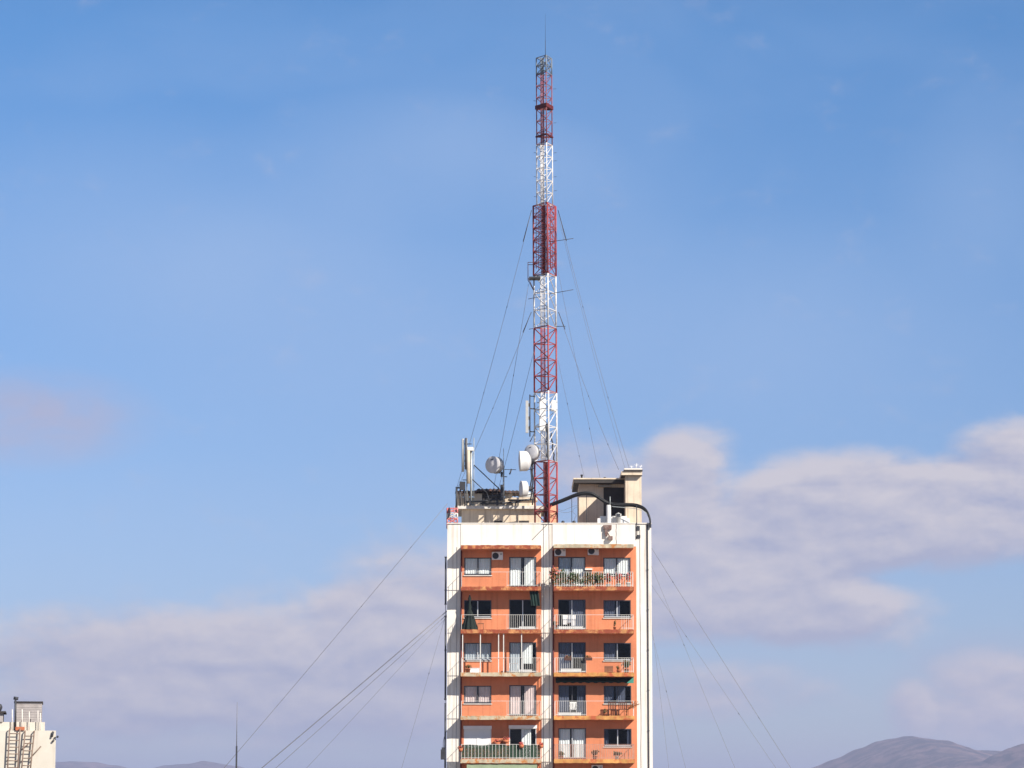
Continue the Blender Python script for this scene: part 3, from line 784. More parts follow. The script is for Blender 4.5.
# dark box and clutter at the left end, red and white lattice stub with a grey mesh dish
bx = thing('equipment_box', (P(462, 500, YPOLE).x, YPOLE, zsl), 'dark equipment box on short posts at the left roof corner', 'equipment box')
m_ = MB(); m_.box(P(459.6, 486, YPOLE).x, P(465.4, 486, YPOLE).x, YPOLE - .3, YPOLE + .1, Z(490, YPOLE), Z(482, YPOLE)); m_.build('housing', M['steel_dark'], bx)
m_ = MB()
for px in (460.2, 464.8): m_.tube([(P(px, 490, YPOLE).x, YPOLE - .1, zsl), (P(px, 490, YPOLE).x, YPOLE - .1, Z(490, YPOLE))], .05, 6)
m_.tube([(P(456.6, 490, YPOLE).x, YPOLE - .1, zsl - .5), (P(456.6, 490, YPOLE).x, YPOLE - .1, Z(487, YPOLE))], .07, 6); m_.tube([(P(456.6, 487, YPOLE).x, YPOLE - .1, Z(488, YPOLE)), (P(461, 487, YPOLE).x, YPOLE - .1, Z(488, YPOLE))], .05, 6)
m_.build('post', M['steel_dark'], bx)
YC = YF + .8
ls = thing('lattice_stub', P(452.5, 524, YC), 'short red and white lattice frame piled at the left roof corner', 'metal frame')
m_ = MB(); m2 = MB(); base = P(452.3, 524, YC)
cr_ = [Vector((dx, dy, 0)) for dx, dy in ((-.33, -.25), (.33, -.25), (.33, .25), (-.33, .25))]
for i in range(4):
    a = cr_[i]; b = cr_[(i + 1) % 4]
    for j in range(4):
        z0, z1 = j * .33 - .3, (j + 1) * .33 - .3
        tgt = m_ if j in (0, 3, 1) else m2
        tgt.tube([base + a + Vector((0, 0, z0)), base + b + Vector((0, 0, z1))], .035, 4); tgt.tube([base + b + Vector((0, 0, z0)), base + a + Vector((0, 0, z1))], .03, 4); tgt.tube([base + a + Vector((0, 0, z0)), base + a + Vector((0, 0, z1))], .05, 5); tgt.tube([base + a + Vector((0, 0, z1)), base + b + Vector((0, 0, z1))], .03, 4)
m_.build('frame', mat('pinkish_red_paint', (.50, .09, .09), .6, .3, 6, col2=(.6, .35, .33), thr=.55), ls); m2.build('frame', M['mwhite'], ls)
md = MB(); md.lathe(P(448.6, 513, YC - .3), (-.9, -.4, .1), [(.001, -.12), (.2, -.09), (.36, .0), (.37, .01), (.2, -.07), (.001, -.1)], 20)
md.tube([P(448.6, 513, YC - .3), P(450.5, 520, YC)], .03, 5); tag(md.build('satellite_dish', M['panel_grey'], loc=P(450.5, 520, YC)), 'little grey satellite dish seen edge-on at the far left roof corner', 'satellite dish')
# pipes lying about on the penthouse slab
pl = MB()
for (a, b) in (((466, 502), (500, 499)), ((480, 503.5), (520, 502)), ((486, 497), (500, 494.5)), ((508, 500), (534, 499.4))):
    pl.tube([P(a[0], a[1], YPOLE - .2), P((a[0] + b[0]) / 2, (a[1] + b[1]) / 2 + .6, YPOLE - .25), P(b[0], b[1], YPOLE - .2)], .06, 6)
for px in (470, 497, 518): pl.box(P(px, 503, YPOLE).x - .05, P(px, 503, YPOLE).x + .05, YPOLE - .3, YPOLE - .1, zsl + .002, zsl + .35)
tag(pl.build('pipe_run', M['steel_dark'], loc=P(495, 504, YPOLE)), 'dark pipes lying along the front of the penthouse roof', 'pipes')
wt = thing('water_tank', (P(526.5, 496, YP + .5).x, YP + .5, Z(497.5, YP)), 'squat dark water tank behind the dishes on the penthouse roof', 'tank')
# (kept low behind the small dish)
MB().lathe((P(526.5, 496, YP + .5).x, YP + .5, Z(497.4, YP)), (0, 0, 1), [(.45, 0), (.48, .05), (.48, .3), (.3, .4), (.001, .42)], 20).build('tank_body', M['panel_grey'], wt)
MB().lathe((P(526.5, 496, YP + .5).x, YP + .5, Z(497.4, YP) + .42), (0, 0, 1), [(.12, 0), (.14, .0), (.14, .05), (.001, .06)], 14).build('lid', M['steel_dark'], wt)

# black feeder bundle arching from the mast to the right corner
pts_px = [(546, 506.5, 1.3), (553, 504.2, 1.1), (560, 501.6, .9), (568, 498.0, .8), (576, 495.0, .7), (584, 493.2, .6), (591, 493.4, .6), (597, 496.2, .6), (603, 500.6, .6), (609, 503.8, .6), (616, 505.0, .6), (624, 504.8, .55), (632, 504.8, .5), (639, 506.2, .4), (644.5, 508.8, .2), (648.4, 513.6, -.05), (650.2, 520, -.12), (650.4, 526.5, -.14)]
base = [P(a, b, YF + c) for a, b, c in pts_px]
# smooth the path
def smooth(pts, it=2):
    for _ in range(it):
        q = [pts[0]]
        for a, b in zip(pts[:-1], pts[1:]): q += [a.lerp(b, .25), a.lerp(b, .75)]
        q.append(pts[-1]); pts = q
    return pts
base = smooth(base)
cb = MB()
for j in range(7):
    a = 2 * math.pi * j / 6; r = 0 if j == 6 else .085
    cb.tube([p + Vector((.2 * r * math.cos(a), r * math.cos(a) + .012 * math.sin(i * .8 + j), r * math.sin(a) + .012 * math.sin(i * .55 + 2 * j))) for i, p in enumerate(base)], .05, 6)
cbt = cb.build('cable_bundle', M['black'], loc=P(602, 523, YF + .6))
tag(cbt, 'thick black cable bundle arching from the mast foot over to the right roof corner', 'cable bundle')
cs = MB()
for px, yt in ((586.6, 494.5), (571.8, 498)):
    cs.tube([(P(px, 510, YF + .65).x, YF + .65, zRoof), (P(px, 510, YF + .65).x, YF + .65, Z(yt, YF + .65))], .022, 5)
cs.build('support_rod', M['steel_dark'], cbt)
tp = MB(); tp.tube(smooth([P(612, 506.6, YF + .3), P(625, 507.6, YF + .2), P(637, 508.6, YF), P(645, 511.5, YF - .05), P(648.6, 516, YF - .1)]), .022, 5)
tp.build('pale_cable', M['galv'], cbt)
cw = MB()                                     # curly thin wires between mast and machine room
for (pa_, n) in (([(556, 508), (562, 511), (568, 508.5), (574, 506), (579, 505)], 0), ([(557, 511), (566, 513), (573, 511)], 0), ([(577, 507), (573, 509), (573, 513), (577, 515), (574, 519), (575, 523)], 0)):
    cw.tube(smooth([P(a, b, YF + 2.2) for a, b in pa_]), .014, 4)
tag(cw.build('loose_wires', M['wire'], loc=P(570, 515, YF + 2.2)), 'thin looping wires between the mast foot and the machine room', 'wires')

# grey cylinder vent with a rod at the right edge
YV = YF + .45
vt = thing('siren_post', P(608.8, 524, YV), 'pale upright cylinder with a thin rod on the right roof edge', 'vent')
m_ = MB(); x = P(608.6, 515, YV).x
m_.lathe((x, YV, zRoof), (0, 0, 1), [(.16, 0), (.16, Z(506, YV) - zRoof), (.12, Z(505, YV) - zRoof), (.001, Z(505, YV) - zRoof)], 16); m_.build('vent_body', M['dish'], vt)
MB().tube([(x + .1, YV, Z(505.4, YV)), (x + .1, YV, Z(496.6, YV))], .03, 5).build('rod', M['galv'], vt)
hv = thing('roof_fan', P(618, 524, YV), 'small grey fan housing beside the pale cylinder on the right roof edge', 'roof fan')
x = P(618.4, 515, YV).x
MB().lathe((x, YV, zRoof), (0, 0, 1), [(.14, 0), (.14, Z(518, YV) - zRoof), (.2, Z(517.5, YV) - zRoof), (.2, Z(514, YV) - zRoof), (.001, Z(512.5, YV) - zRoof)], 14).build('housing', M['panel_grey'], hv)
m_ = MB()
for i in range(6): m_.box(x - .13, x + .13, YV - .215, YV - .19, Z(517 - i * .55, YV), Z(517 - i * .55, YV) + .015)
m_.build('grille', M['grille'], hv)
# small white aerial on the tower
ta = thing('tv_aerial', P(636, 468.2, YT + .6), 'small white branching aerial on top of the right tower', 'aerial')
m_ = MB(); zt = Z(468.2, YT - .3)
for px, h, dx in ((632.4, .28, -.1), (635.8, .42, .06), (639.2, .3, .15)):
    x = P(px, 468, YT + .6).x; m_.tube([(x, YT + .6, zt), (x + dx, YT + .6, zt + h)], .02, 5)
    for s in (-1, 1): m_.tube([(x + dx * .6, YT + .6, zt + h * .6), (x + dx * .6 + s * .12, YT + .6, zt + h * .85)], .014, 4)
m_.build('rods', M['plastic'], ta)
for px, lab in ((581.6, 'stub vent pipe on the left end of the machine room roof'), (604.6, 'tiny vent cap in the middle of the machine room roof')):
    x = P(px, 478, YM).x; zt = Z(477.9, YM - .95); h = .28 if px < 590 else .1
    tag(MB().lathe((x, YM - .4, zt), (0, 0, 1), [(.06, 0), (.06, h * .7), (.09, h * .7), (.09, h), (.001, h)], 10).build('vent_pipe', M['steel_dark'], loc=Vector((x, YM - .4, zt))), lab, 'vent pipe')
# little lamps along the parapet
for px, lab in ((563, 'dark round float lamp on the parapet nearest the mast'), (574, 'dark round float lamp on the parapet nearest the machine room')):
    p = P(px, 522.6, YF + .05); p.z = zTop + .06
    tag(MB().lathe(p, (0, 0, 1), [(.001, 0), (.1, 0), (.12, .06), (.08, .13), (.001, .16)], 10).build('roof_lamp', M['steel_dark'], loc=p), lab, 'lamp')

# ------------------------------------------------------------------ air conditioners
ac = thing('air_conditioner', (0, 0, 0), 'x', 'air conditioner', 'air conditioners on the top storey wall')
m_ = MB(); m_.box(-.36, .36, -.28, 0, 0, .5); m_.box(-.34, .34, -.26, -.02, .5, .515)
m_.build('housing', M['plastic'], ac)
m_ = MB(); m_.lathe((-.12, -.282, .25), (0, -1, 0), [(.001, .012), (.2, .012), (.21, 0)], 20, smooth=False)
m_.build('fan_grille', M['grille'], ac)
m_ = MB(); m_.box(.17, .32, -.285, -.2805, .3, .42)
for s in (-.28, .26): m_.box(s, s + .03, -.26, .0, -.04, -.002)
m_.build('bracket', M['galv'], ac)
acs = [(497.4, 560.0, 'white air conditioner beside the top left window, hung lowest of the top storey units'),
       (560.0, 556.2, 'white air conditioner above the plants at the left end of the top right balcony'),
       (593.2, 555.2, 'white air conditioner between the door and window of the top right balcony')]
for i, (px, py, lab) in enumerate(acs):
    loc = P(px, py, YB); loc.y = YB - .003
    if i == 0: ac.location = loc; ac['label'] = lab; ORG[ac.name] = loc
    else: copy_tree(ac, loc, lab)
loc = P(597, 773, YB); loc.y = YB - .003
copy_tree(ac, loc, 'air conditioner under the lowest visible balcony slab, right bay', 'air conditioners under the slabs')


# ------------------------------------------------------------------ things on the balconies
def pot(px, k, key_y, w, h, leaf_r, leaf_h, n, label, potm='terracotta', lm=('leaf', 'leaf2'), group='potted plants on the balconies', on=0., name='potted_plant', size=.09):
    base = Vector((X(px, YS + key_y), YS + key_y, zs[k] + on))
    q = thing(name, base, label, 'plant', group)
    MB().lathe(base, (0, 0, 1), [(.001, .0), (w * .75, .0), (w, h * .85), (w * 1.08, h * .86), (w * 1.08, h), (w * .9, h), (w * .85, h * .9), (.001, h * .9)], 14).build('pot', M[potm], q)
    rng = random.Random(px * 13 + k)
    m_ = MB(); m_.leaves(base + Vector((0, 0, h + leaf_h * .5)), (leaf_r, leaf_r * .8, leaf_h * .55), n, size, len(lm), rng, .15)
    m_.build('foliage', [M[x] for x in lm], q)
    m_ = MB()
    for i in range(5):
        a = rng.uniform(0, 6.28); m_.tube([base + Vector((0, 0, h * .9)), base + Vector((math.cos(a) * leaf_r * .5, math.sin(a) * leaf_r * .4, h + leaf_h * .7))], .008, 4)
    m_.build('stem', M['leafred'], q)
    return q


pot(554.8, 0, .2, .14, .22, .48, 1.15, 380, 'tall reddish potted plant at the left end of the top right balcony', 'terracotta', ('leafred', 'leaf2', 'petal'))
pot(562.4, 0, .35, .16, .16, .46, 1.0, 420, 'dark green bush in a pot before the glass door of the top right balcony', 'plastic', ('leaf', 'leaf'))
pot(573.6, 0, .3, .16, .16, .56, .85, 480, 'broad green plant spreading over the railing before the top right door', 'terracotta', ('leaf', 'leaf2'))
pot(589.4, 0, .25, .15, .18, .42, .85, 340, 'rust and green plant right of the door on the top right balcony', 'plastic', ('leaf2', 'leafred', 'leaf'))
pot(598.4, 0, .22, .16, .18, .46, .85, 420, 'bushy olive plant under the left edge of the top right window', 'terracotta', ('leaf2', 'leaf', 'leafred'))
pot(608.5, 0, .3, .15, .18, .34, .8, 200, 'red flowering plant under the top right window, left one', 'plastic', ('petal2', 'leaf', 'petal'))
pot(618.6, 0, .3, .16, .2, .36, .75, 200, 'red flowering plant under the top right window, right one', 'plastic', ('petal2', 'petal', 'leaf'))
pot(628.6, 0, .3, .14, .28, .26, .66, 90, 'pink flowering plant at the right end of the top right balcony', 'plastic', ('petal', 'petal2', 'leaf2'))
pot(554.6, 1, .25, .12, .22, .16, .35, 60, 'small dark plant at the left end of the second right balcony', 'terracotta', ('leafred', 'leaf'))
pot(614.8, 1, .3, .10, .18, .12, .5, 30, 'thin bare sprig in a pot on the second right balcony', 'terracotta', ('leafred', 'leaf'))
pot(468.4, 2, .25, .19, .26, .24, .25, 60, 'wide red pot with low leaves on the third left balcony', 'terracotta', ('leafred', 'leaf2'))
pot(626.4, 2, .3, .18, .24, .36, .58, 230, 'big dark bush at the right end of the third right balcony', 'terracotta', ('leaf', 'leafred', 'leaf2'))
pot(618.0, 2, .28, .10, .16, .15, .3, 50, 'little rusty plant beside the wooden crate on the third right balcony', 'terracotta', ('leafred', 'leaf2'))
pot(561.0, 4, .35, .13, .2, .24, .3, 90, 'low green plant before the left curtain on the lowest right balcony', 'terracotta', ('leaf', 'leaf2'))
pot(594.5, 4, .35, .15, .2, .34, .42, 150, 'green and rust plant in the middle of the lowest right balcony', 'terracotta', ('leaf', 'leaf2', 'leafred'))
pot(616.5, 4, .35, .14, .2, .38, .3, 120, 'pale low plant under the dark window of the lowest right balcony', 'plastic', ('leaf2', 'leaf'))
# leafy climber woven through the top right railing
m_ = MB(); rng = random.Random(77)
for i in range(17):
    px = 554 + i * 3.05; x = X(px, YS + .1); hh = .35 + .55 * abs(math.sin(i * 1.7)) * (1 if px < 592 else .8)
    m_.leaves((x, YS + .12, zs[0] + hh * .55), (.17, .10, hh * .5), int(60 + 70 * hh), .075, 3, rng, .1)
    m_.tube([(x, YS + .14, zs[0]), (x + rng.uniform(-.1, .1), YS + .12, zs[0] + hh)], .01, 4, mi=2)
tag(m_.build('climbing_plant', [M['leaf'], M['leaf2'], M['leafred']], loc=Vector((X(578, YS + .1), YS + .12, zs[0]))), 'dark leafy climber woven through the left half of the top right railing', 'plant')
# rail boxes of the third right balcony
for px, lab in ((568.0, 'dark trailing plant in a rail box before the third right door'), (588.4, 'dark trailing plant in a rail box right of the third right door')):
    b0 = Vector((X(px, YS), YS - .03, zs[2] + .93)); q = thing('rail_planter', b0, lab, 'planter', 'rail planters on the third right balcony')
    MB().box(b0.x - .24, b0.x + .24, b0.y - .1, b0.y + .08, b0.z - .16, b0.z + .02).build('planter_box', M['wooddark'], q)
    m_ = MB(); m_.leaves(b0 + Vector((0, -.02, .06)), (.3, .13, .14), 90, .05, 2, random.Random(px)); m_.build('foliage', [M['leaf'], M['leafred']], q)
# flower baskets of the lowest left balcony
for px, py, w_, lab, cols in ((497.0, 742.0, .3, 'pink flower basket on the wall left of the lowest left door', ('petal', 'petal2', 'leaf')),
                              (505.4, 739.6, .34, 'dark red flower basket beside the lowest left door, the fuller one', ('petal2', 'leaf', 'petal')),
                              (521.4, 744.4, .24, 'red flower pot on the rail before the lowest left door', ('petal2', 'petal', 'leafred')),
                              (541.2, 744.6, .2, 'red flower pot on the right corner of the lowest left railing', ('petal2', 'petal', 'leafred')),
                              (460.6, 748.0, .22, 'reddish plant on the left corner of the lowest left railing', ('petal2', 'leafred', 'leaf'))):
    yy = YB - .25 if px in (497.0, 505.4) else YS + .07
    c = P(px, py, yy); q = thing('flower_basket', c - Vector((0, 0, .2)), lab, 'flower basket', 'flower baskets of the lowest left balcony')
    MB().lathe(c - Vector((0, 0, .22)), (0, 0, 1), [(.001, 0), (w_ * .5, .0), (w_ * .75, .2), (w_ * .7, .2), (.001, .17)], 14).build('basket', M['terracotta'], q)
    m_ = MB(); m_.leaves(c + Vector((0, 0, .03)), (w_, w_ * .5, w_ * .75), int(500 * w_), .055, 3, random.Random(px), .2); m_.build('blooms', [M[x] for x in cols], q)
    if yy > YS + .2: MB().tube([c - Vector((0, 0, .1)), Vector((c.x, YB - .002, c.z - .02))], .015, 4).build('hook', M['steel_dark'], q)

# folded parasol on the second left balcony
c = Vector((X(469.6, YS + .4), YS + .4, zs[1]))
ps = thing('folded_parasol', c, 'folded dark parasol with a wide ragged hem on the second left balcony', 'parasol')
zt = Z(596, YS + .4) - c.z
MB().tube([c, c + Vector((0, 0, zt + .1))], .025, 6).build('pole', M['galv'], ps)
m_ = MB(); n = 36
prof = [(.46, .02), (.40, .28), (.27, .75), (.15, 1.15), (.08, 1.3), (.1, 1.45), (.05, zt * .8), (.09, zt * .93), (.02, zt + .08)]
prev = None
for (r, t) in prof:
    st_ = len(m_.v)
    for j in range(n):
        a = 2 * math.pi * j / n; rr = r * (1 + .22 * math.sin(a * 9)); m_.v.append(c + Vector((rr * math.cos(a), rr * math.sin(a) * .8, t)))
    if prev is not None:
        for j in range(n): m_.f.append((prev + j, prev + (j + 1) % n, st_ + (j + 1) % n, st_ + j)); m_.m.append(0); m_.sm.append(True)
    prev = st_
m_.build('canopy', M['parasol'], ps)
MB().lathe(c, (0, 0, 1), [(.22, 0), (.22, .06), (.06, .1), (.001, .1)], 16).build('base', M['concrete'], ps)


def stool(px, k, yo, w, d, h, label, mt='wood', name='stool', cat='stool'):
    b0 = Vector((X(px, YS + yo), YS + yo, zs[k])); q = thing(name, b0, label, cat)
    MB().box(b0.x - w / 2, b0.x + w / 2, b0.y - d / 2, b0.y + d / 2, b0.z + h - .05, b0.z + h).build('seat', M[mt], q)
    for sx in (-1, 1):
        for sy in (-1, 1):
            MB().tube([(b0.x + sx * (w / 2 - .03), b0.y + sy * (d / 2 - .03), b0.z), (b0.x + sx * (w / 2 - .04), b0.y + sy * (d / 2 - .04), b0.z + h - .05)], .025, 5).build('leg', M[mt], q)
    return q


stool(480.6, 1, .4, .42, .3, .42, 'low wooden stool beside the folded parasol on the second left balcony')
stool(513.6, 2, .45, .6, .45, .62, 'small dark legged table before the third left door', 'frame_alu', 'side_table', 'table')


def chair(px, k, yo, mt, label, w=.46, rot=0., hb=.82):
    b0 = Vector((X(px, YS + yo), YS + yo, zs[k])); q = thing('balcony_chair', b0, label, 'chair')
    f = lambda x, y, z: (b0.x + x, b0.y + y, b0.z + z)
    MB().box(b0.x - w / 2, b0.x + w / 2, b0.y - .2, b0.y + .2, b0.z + .4, b0.z + .44).build('seat', M[mt], q)
    m_ = MB()
    for i in range(5): x = -w / 2 + .04 + (w - .08) * i / 4; m_.box(b0.x + x - .03, b0.x + x + .03, b0.y + .17, b0.y + .2, b0.z + .45, b0.z + hb)
    m_.box(b0.x - w / 2, b0.x + w / 2, b0.y + .165, b0.y + .21, b0.z + hb, b0.z + hb + .07); m_.build('backrest', M[mt], q)
    for sx in (-1, 1):
        for sy in (-.17, .17): MB().tube([f(sx * (w / 2 - .02), sy, 0), f(sx * (w / 2 - .04), sy, .4)], .024, 5).build('leg', M[mt], q)
        MB().box(b0.x + sx * w / 2 - .02, b0.x + sx * w / 2 + .02, b0.y - .19, b0.y + .17, b0.z + .62, b0.z + .65).build('armrest', M[mt], q)


chair(573.0, 3, .5, 'plastic', 'white plastic chair before the dark door of the fourth right balcony')
chair(612.0, 3, .5, 'wooddark', 'dark slatted chair under the fourth right window, left of its twin', .52)
chair(622.5, 3, .5, 'wooddark', 'dark slatted chair under the fourth right window, right of its twin', .56)
pot(604.6, 3, .35, .1, .16, .14, .32, 50, 'small rusty plant left of the dark chairs on the fourth right balcony', 'terracotta', ('leafred', 'leaf'))
# dry branch leaning out at the right of the fourth balcony
m_ = MB(); a = Vector((X(625, YS + .1), YS + .1, zs[3] + .25)); rng = random.Random(5)
for i in range(9):
    b = a + Vector((rng.uniform(.3, .95), rng.uniform(-.15, .1), rng.uniform(.35, .75))); m_.tube([a + Vector((0, 0, -.25)) if i == 0 else a, a.lerp(b, .5) + Vector((0, 0, .06)), b], .02, 4, r1=.008)
    for j in range(6): m_.leaves(a.lerp(b, .5 + j * .09), (.06, .06, .05), 3, .05, 1, rng)
tag(m_.build('dry_branch', M['leafred'], loc=a - Vector((0, 0, .25))), 'dry branch leaning out over the right end of the fourth right railing', 'branch')
# crate, tubs, white troughs
b0 = Vector((X(608.6, YS + .3), YS + .3, zs[2])); q = thing('wooden_crate', b0, 'brown wooden crate under the third right window', 'crate')
for i in range(4): MB().box(b0.x - .28, b0.x + .28, b0.y - .2, b0.y - .18, b0.z + .02 + i * .105, b0.z + .11 + i * .105).build('slat', M['wood'], q)
MB().box(b0.x - .27, b0.x + .27, b0.y - .178, b0.y + .2, b0.z, b0.z + .4).build('crate_body', M['wooddark'], q)
for px, k, w_, lab, h in ((570.5, 1, .78, 'long white trough before the second right door', .17), (571.0, 2, .66, 'long white trough before the third right door', .22), (526.8, 1, .5, 'white trough before the second left door', .16),
                          (525.5, 2, .42, 'white trough beside the table on the third left balcony', .16), (569.5, 3, .74, 'long white trough before the fourth right door', .18), (474.8, 2, .3, 'short white trough next to the wide red pot', .26)):
    b0 = Vector((X(px, YS + .22), YS + .22, zs[k])); q = thing('white_trough', b0, lab, 'trough', 'white troughs on the balconies')
    m_ = MB(); m_.box(b0.x - w_, b0.x + w_, b0.y - .09, b0.y + .09, b0.z + .002, b0.z + h); m_.box(b0.x - w_ - .02, b0.x + w_ + .02, b0.y - .11, b0.y + .11, b0.z + h, b0.z + h + .03); m_.build('tub', M['plastic'], q)
    m_ = MB(); m_.box(b0.x - w_ + .03, b0.x + w_ - .03, b0.y - .08, b0.y + .08, b0.z + h + .031, b0.z + h + .04); m_.build('soil', M['wooddark'], q)
# laundry on a small rack, second right balcony
b0 = Vector((X(569, YS + .55), YS + .55, zs[1])); q = thing('laundry_rack', b0, 'small rack of pale laundry behind the second right railing', 'laundry rack')
m_ = MB()
for sx in (-.45, .45):
    for sy in (-.2, .2): m_.tube([(b0.x + sx, b0.y + sy, b0.z), (b0.x + sx * .96, b0.y - sy * .6, b0.z + .95)], .012, 5)
for sy in (-.18, 0, .18): m_.tube([(b0.x - .45, b0.y + sy, b0.z + .95), (b0.x + .45, b0.y + sy, b0.z + .95)], .01, 5)
m_.build('frame', M['galv'], q)
for (xa, xb, h, mm, yy) in ((-.4, -.12, .62, 'curtain_white', -.18), (-.08, .14, .5, 'curtain_grey', -.18), (.16, .42, .7, 'curtain_white', -.18), (-.3, .1, .55, 'curtain_pink', .0)):
    sheet(b0.x + xa, b0.x + xb, b0.z + .95 - h, b0.z + .96, b0.y + yy, .015, 2).build('cloth', M[mm], q)
# broken tile shelf thing in the sun beside the top right door
b0 = P(588.6, 569.6, YB); q = thing('wall_shelf', b0, 'peach wall shelf right of the top right door', 'shelf')
MB().box(b0.x - .24, b0.x + .24, YB - .25, YB - .003, b0.z - .04, b0.z + .06).build('board', M['parapet'], q)
MB().box(b0.x - .2, b0.x - .16, YB - .2, YB - .004, b0.z - .2, b0.z - .041).box(b0.x + .16, b0.x + .2, YB - .2, YB - .004, b0.z - .2, b0.z - .041).build('bracket', M['steel_dark'], q)
# dark lantern on its wire at the left edge
c = Vector((P(443.2, 754, YF).x, YF + .1, Z(758))); q = thing('wall_lamp', c, 'dark lantern box hanging by a wire off the left edge of the block', 'lamp')
MB().box(c.x - .16, c.x + .14, c.y - .14, c.y + .14, c.z - .1, c.z + .55).box(c.x - .1, c.x + .08, c.y - .1, c.y + .1, c.z + .55, c.z + .68).build('housing', M['steel_dark'], q)
MB().tube(smooth([c + Vector((0, 0, .6)), c + Vector((.0, 0, 1.1)), c + Vector((.12, 0, 1.5)), Vector((xL - .02, c.y, c.z + 1.75))]), .02, 5).build('bracket', M['steel_dark'], q)

# ------------------------------------------------------------------ guy wires and cables
def wire(a, b, label, name='guy_wire', sag=.0, r=.0125, group='guy wires of the mast', beads=(), strain=None, cat='guy wire'):
    a, b = Vector(a), Vector(b); n = 14
    pts = [a.lerp(b, i / n) - Vector((0, 0, sag * 4 * (i / n) * (1 - i / n))) for i in range(n + 1)]
    o = MB().tube(pts, r, 5).build(name, M['wire'], loc=b)
    tag(o, label, cat, group)
    for t in beads:
        p = a.lerp(b, t) - Vector((0, 0, sag * 4 * t * (1 - t))); d = (b - a).normalized()
        MB().tube([p - d * .06, p + d * .06], .02, 6).build('insulator', M['steel_dark'], o)
    if strain:                                # thicker strain rods near the mast
        MB().tube([a, a.lerp(b, strain)], .024, 5).build('strain_rod', M['steel_dark'], o)
    return o


YA = YF + 6
G = lambda px, py, Y: P(px, py, Y)
la, lb = G(455, 494, YP + 2.0), G(491, 502.5, YP + .6)
ra, rb_ = G(629.5, 469.2, YT + 1.2), G(600, 477.9, YM + 1)
wire(G(531.6, 210, YMAST), la, 'guy wire from the left top of the thick red band, longest on the left', .0 or 'guy_wire', .4, beads=(.32, .62), strain=.11)
wire(G(528.6, 284, YMAST), lb, 'guy wire from the little mast platform down to the penthouse roof', 'guy_wire', .25, beads=(.4,))
wire(G(531.4, 312, YMAST), la, 'guy wire from the left side of the middle white band down to the left shed', 'guy_wire', .3, beads=(.5,), strain=.11)
wire(G(533.6, 352, YMAST), G(494.5, 502.8, YP + .6), 'guy wire from the left side of the middle red band down past the middle dish', 'guy_wire', .2)
wire(G(558.0, 210, YMAST), ra, 'guy wire from the right top of the thick red band, the outer of its pair', 'guy_wire', .5, beads=(.35, .7), strain=.12)
wire(G(557.6, 214, YMAST), ra + Vector((-.25, .5, 0)), 'guy wire from the right top of the thick red band, the inner of its pair', 'guy_wire', .35, r=.009)
wire(G(558.4, 312, YMAST), ra + Vector((-.7, .4, 0)), 'guy wire from the right side of the middle white band down to the tower', 'guy_wire', .35, beads=(.5, .82), strain=.11)
wire(G(558.0, 270, YMAST), rb_, 'guy wire from the top of the middle white band down to the machine room roof', 'guy_wire', .2, r=.01, beads=(.75,))
wire(G(558.0, 360, YMAST), G(584.5, 477.9, YM + .5), 'faint guy wire from the middle red band to the machine room roof left end', 'guy_wire', .15, r=.009, beads=(.35, .8))



def down(p, q, label, Y, r=.011, sag=.6, beads=()):
    """cable from the block's side, down through a measured direction to the ground"""
    a, b = P(p[0], p[1], Y), P(q[0], q[1], Y)
    t = (a.z - .0) / (a.z - b.z); e = a + (b - a) * t
    return wire(a, e, label, 'anchor_cable', sag, r, 'cables running down from the block', beads, None, 'cable')


down((447.5, 503.5), (237, 746), 'anchor cable leaving the left roof corner, the highest on the left', YF + .6, .015, .5, (.06, .14))
down((447, 611), (257, 768), 'thicker anchor cable off the left wall, upper of the close pair', YF + .3, .029, .35, (.05,))
down((447, 614.5), (272, 768), 'anchor cable off the left wall, lower of the close pair', YF + .3, .016, .3)
down((447, 617), (330, 740), 'short-looking anchor cable below the close pair off the left wall', YF + .3, .010, .3)
down((446.6, 612), (401, 768), 'steep anchor cable dropping close to the left wall', YF + .3, .0095, .2, (.1,))
down((651.5, 548), (793, 768), 'anchor cable off the right wall, reaching farthest right', YF + .3, .014, .25, (.05, .25))
down((651.5, 585), (778, 768), 'anchor cable off the right wall, second from the outside', YF + .3, .010, .25, (.08, .2))
down((651.5, 566), (736, 768), 'anchor cable off the right wall, third from the outside', YF + .3, .0095, .2, (.12,))
down((651.5, 632), (686, 768), 'steep anchor cable off the right wall, fourth from the outside', YF + .3, .009, .15, (.1,))
down((651.6, 622), (669, 768), 'steepest anchor cable close beside the right wall', YF + .3, .009, .15)

# ------------------------------------------------------------------ neighbour building, bottom left
YN = 168.0
nb = thing('neighbour_building', (P(55.6, 750, YN).x, YN, 0), 'cream building top with a grey tank room and ladders in the lower left corner', 'building')
n0, n1 = P(-40, 750, YN).x, P(55.6, 750, YN).x
wz = Z(730.6, YN)
m_ = MB(); m_.box(n0, n1, YN, YN + 9, 0, wz); m_.box(n0, P(45, 726, YN).x, YN + .4, YN + 8.5, wz, Z(722.2, YN + .4))
m_.build('wall', M['cream'], nb)
m_ = MB(); a, b = P(17.4, 712, YN + .8).x, P(44.4, 712, YN + .8).x; z0, z1 = Z(722.2, YN + .4), Z(702.4, YN + .8)
for i in range(8): m_.box(a, b, YN + .8, YN + 5.5, z0 + (z1 - z0) * i / 8 + .002, z0 + (z1 - z0) * (i + .93) / 8)
m_.box(a + .05, b - .05, YN + .85, YN + 5.4, z0 + .01, z1 - .01)
tk = m_.build('tank_room', M['brickgrey'], nb)
MB().box(a - .05, b + .05, YN + .7, YN + 5.6, z1 + .002, z1 + .05).build('roof_slab', M['roofdark'], tk)
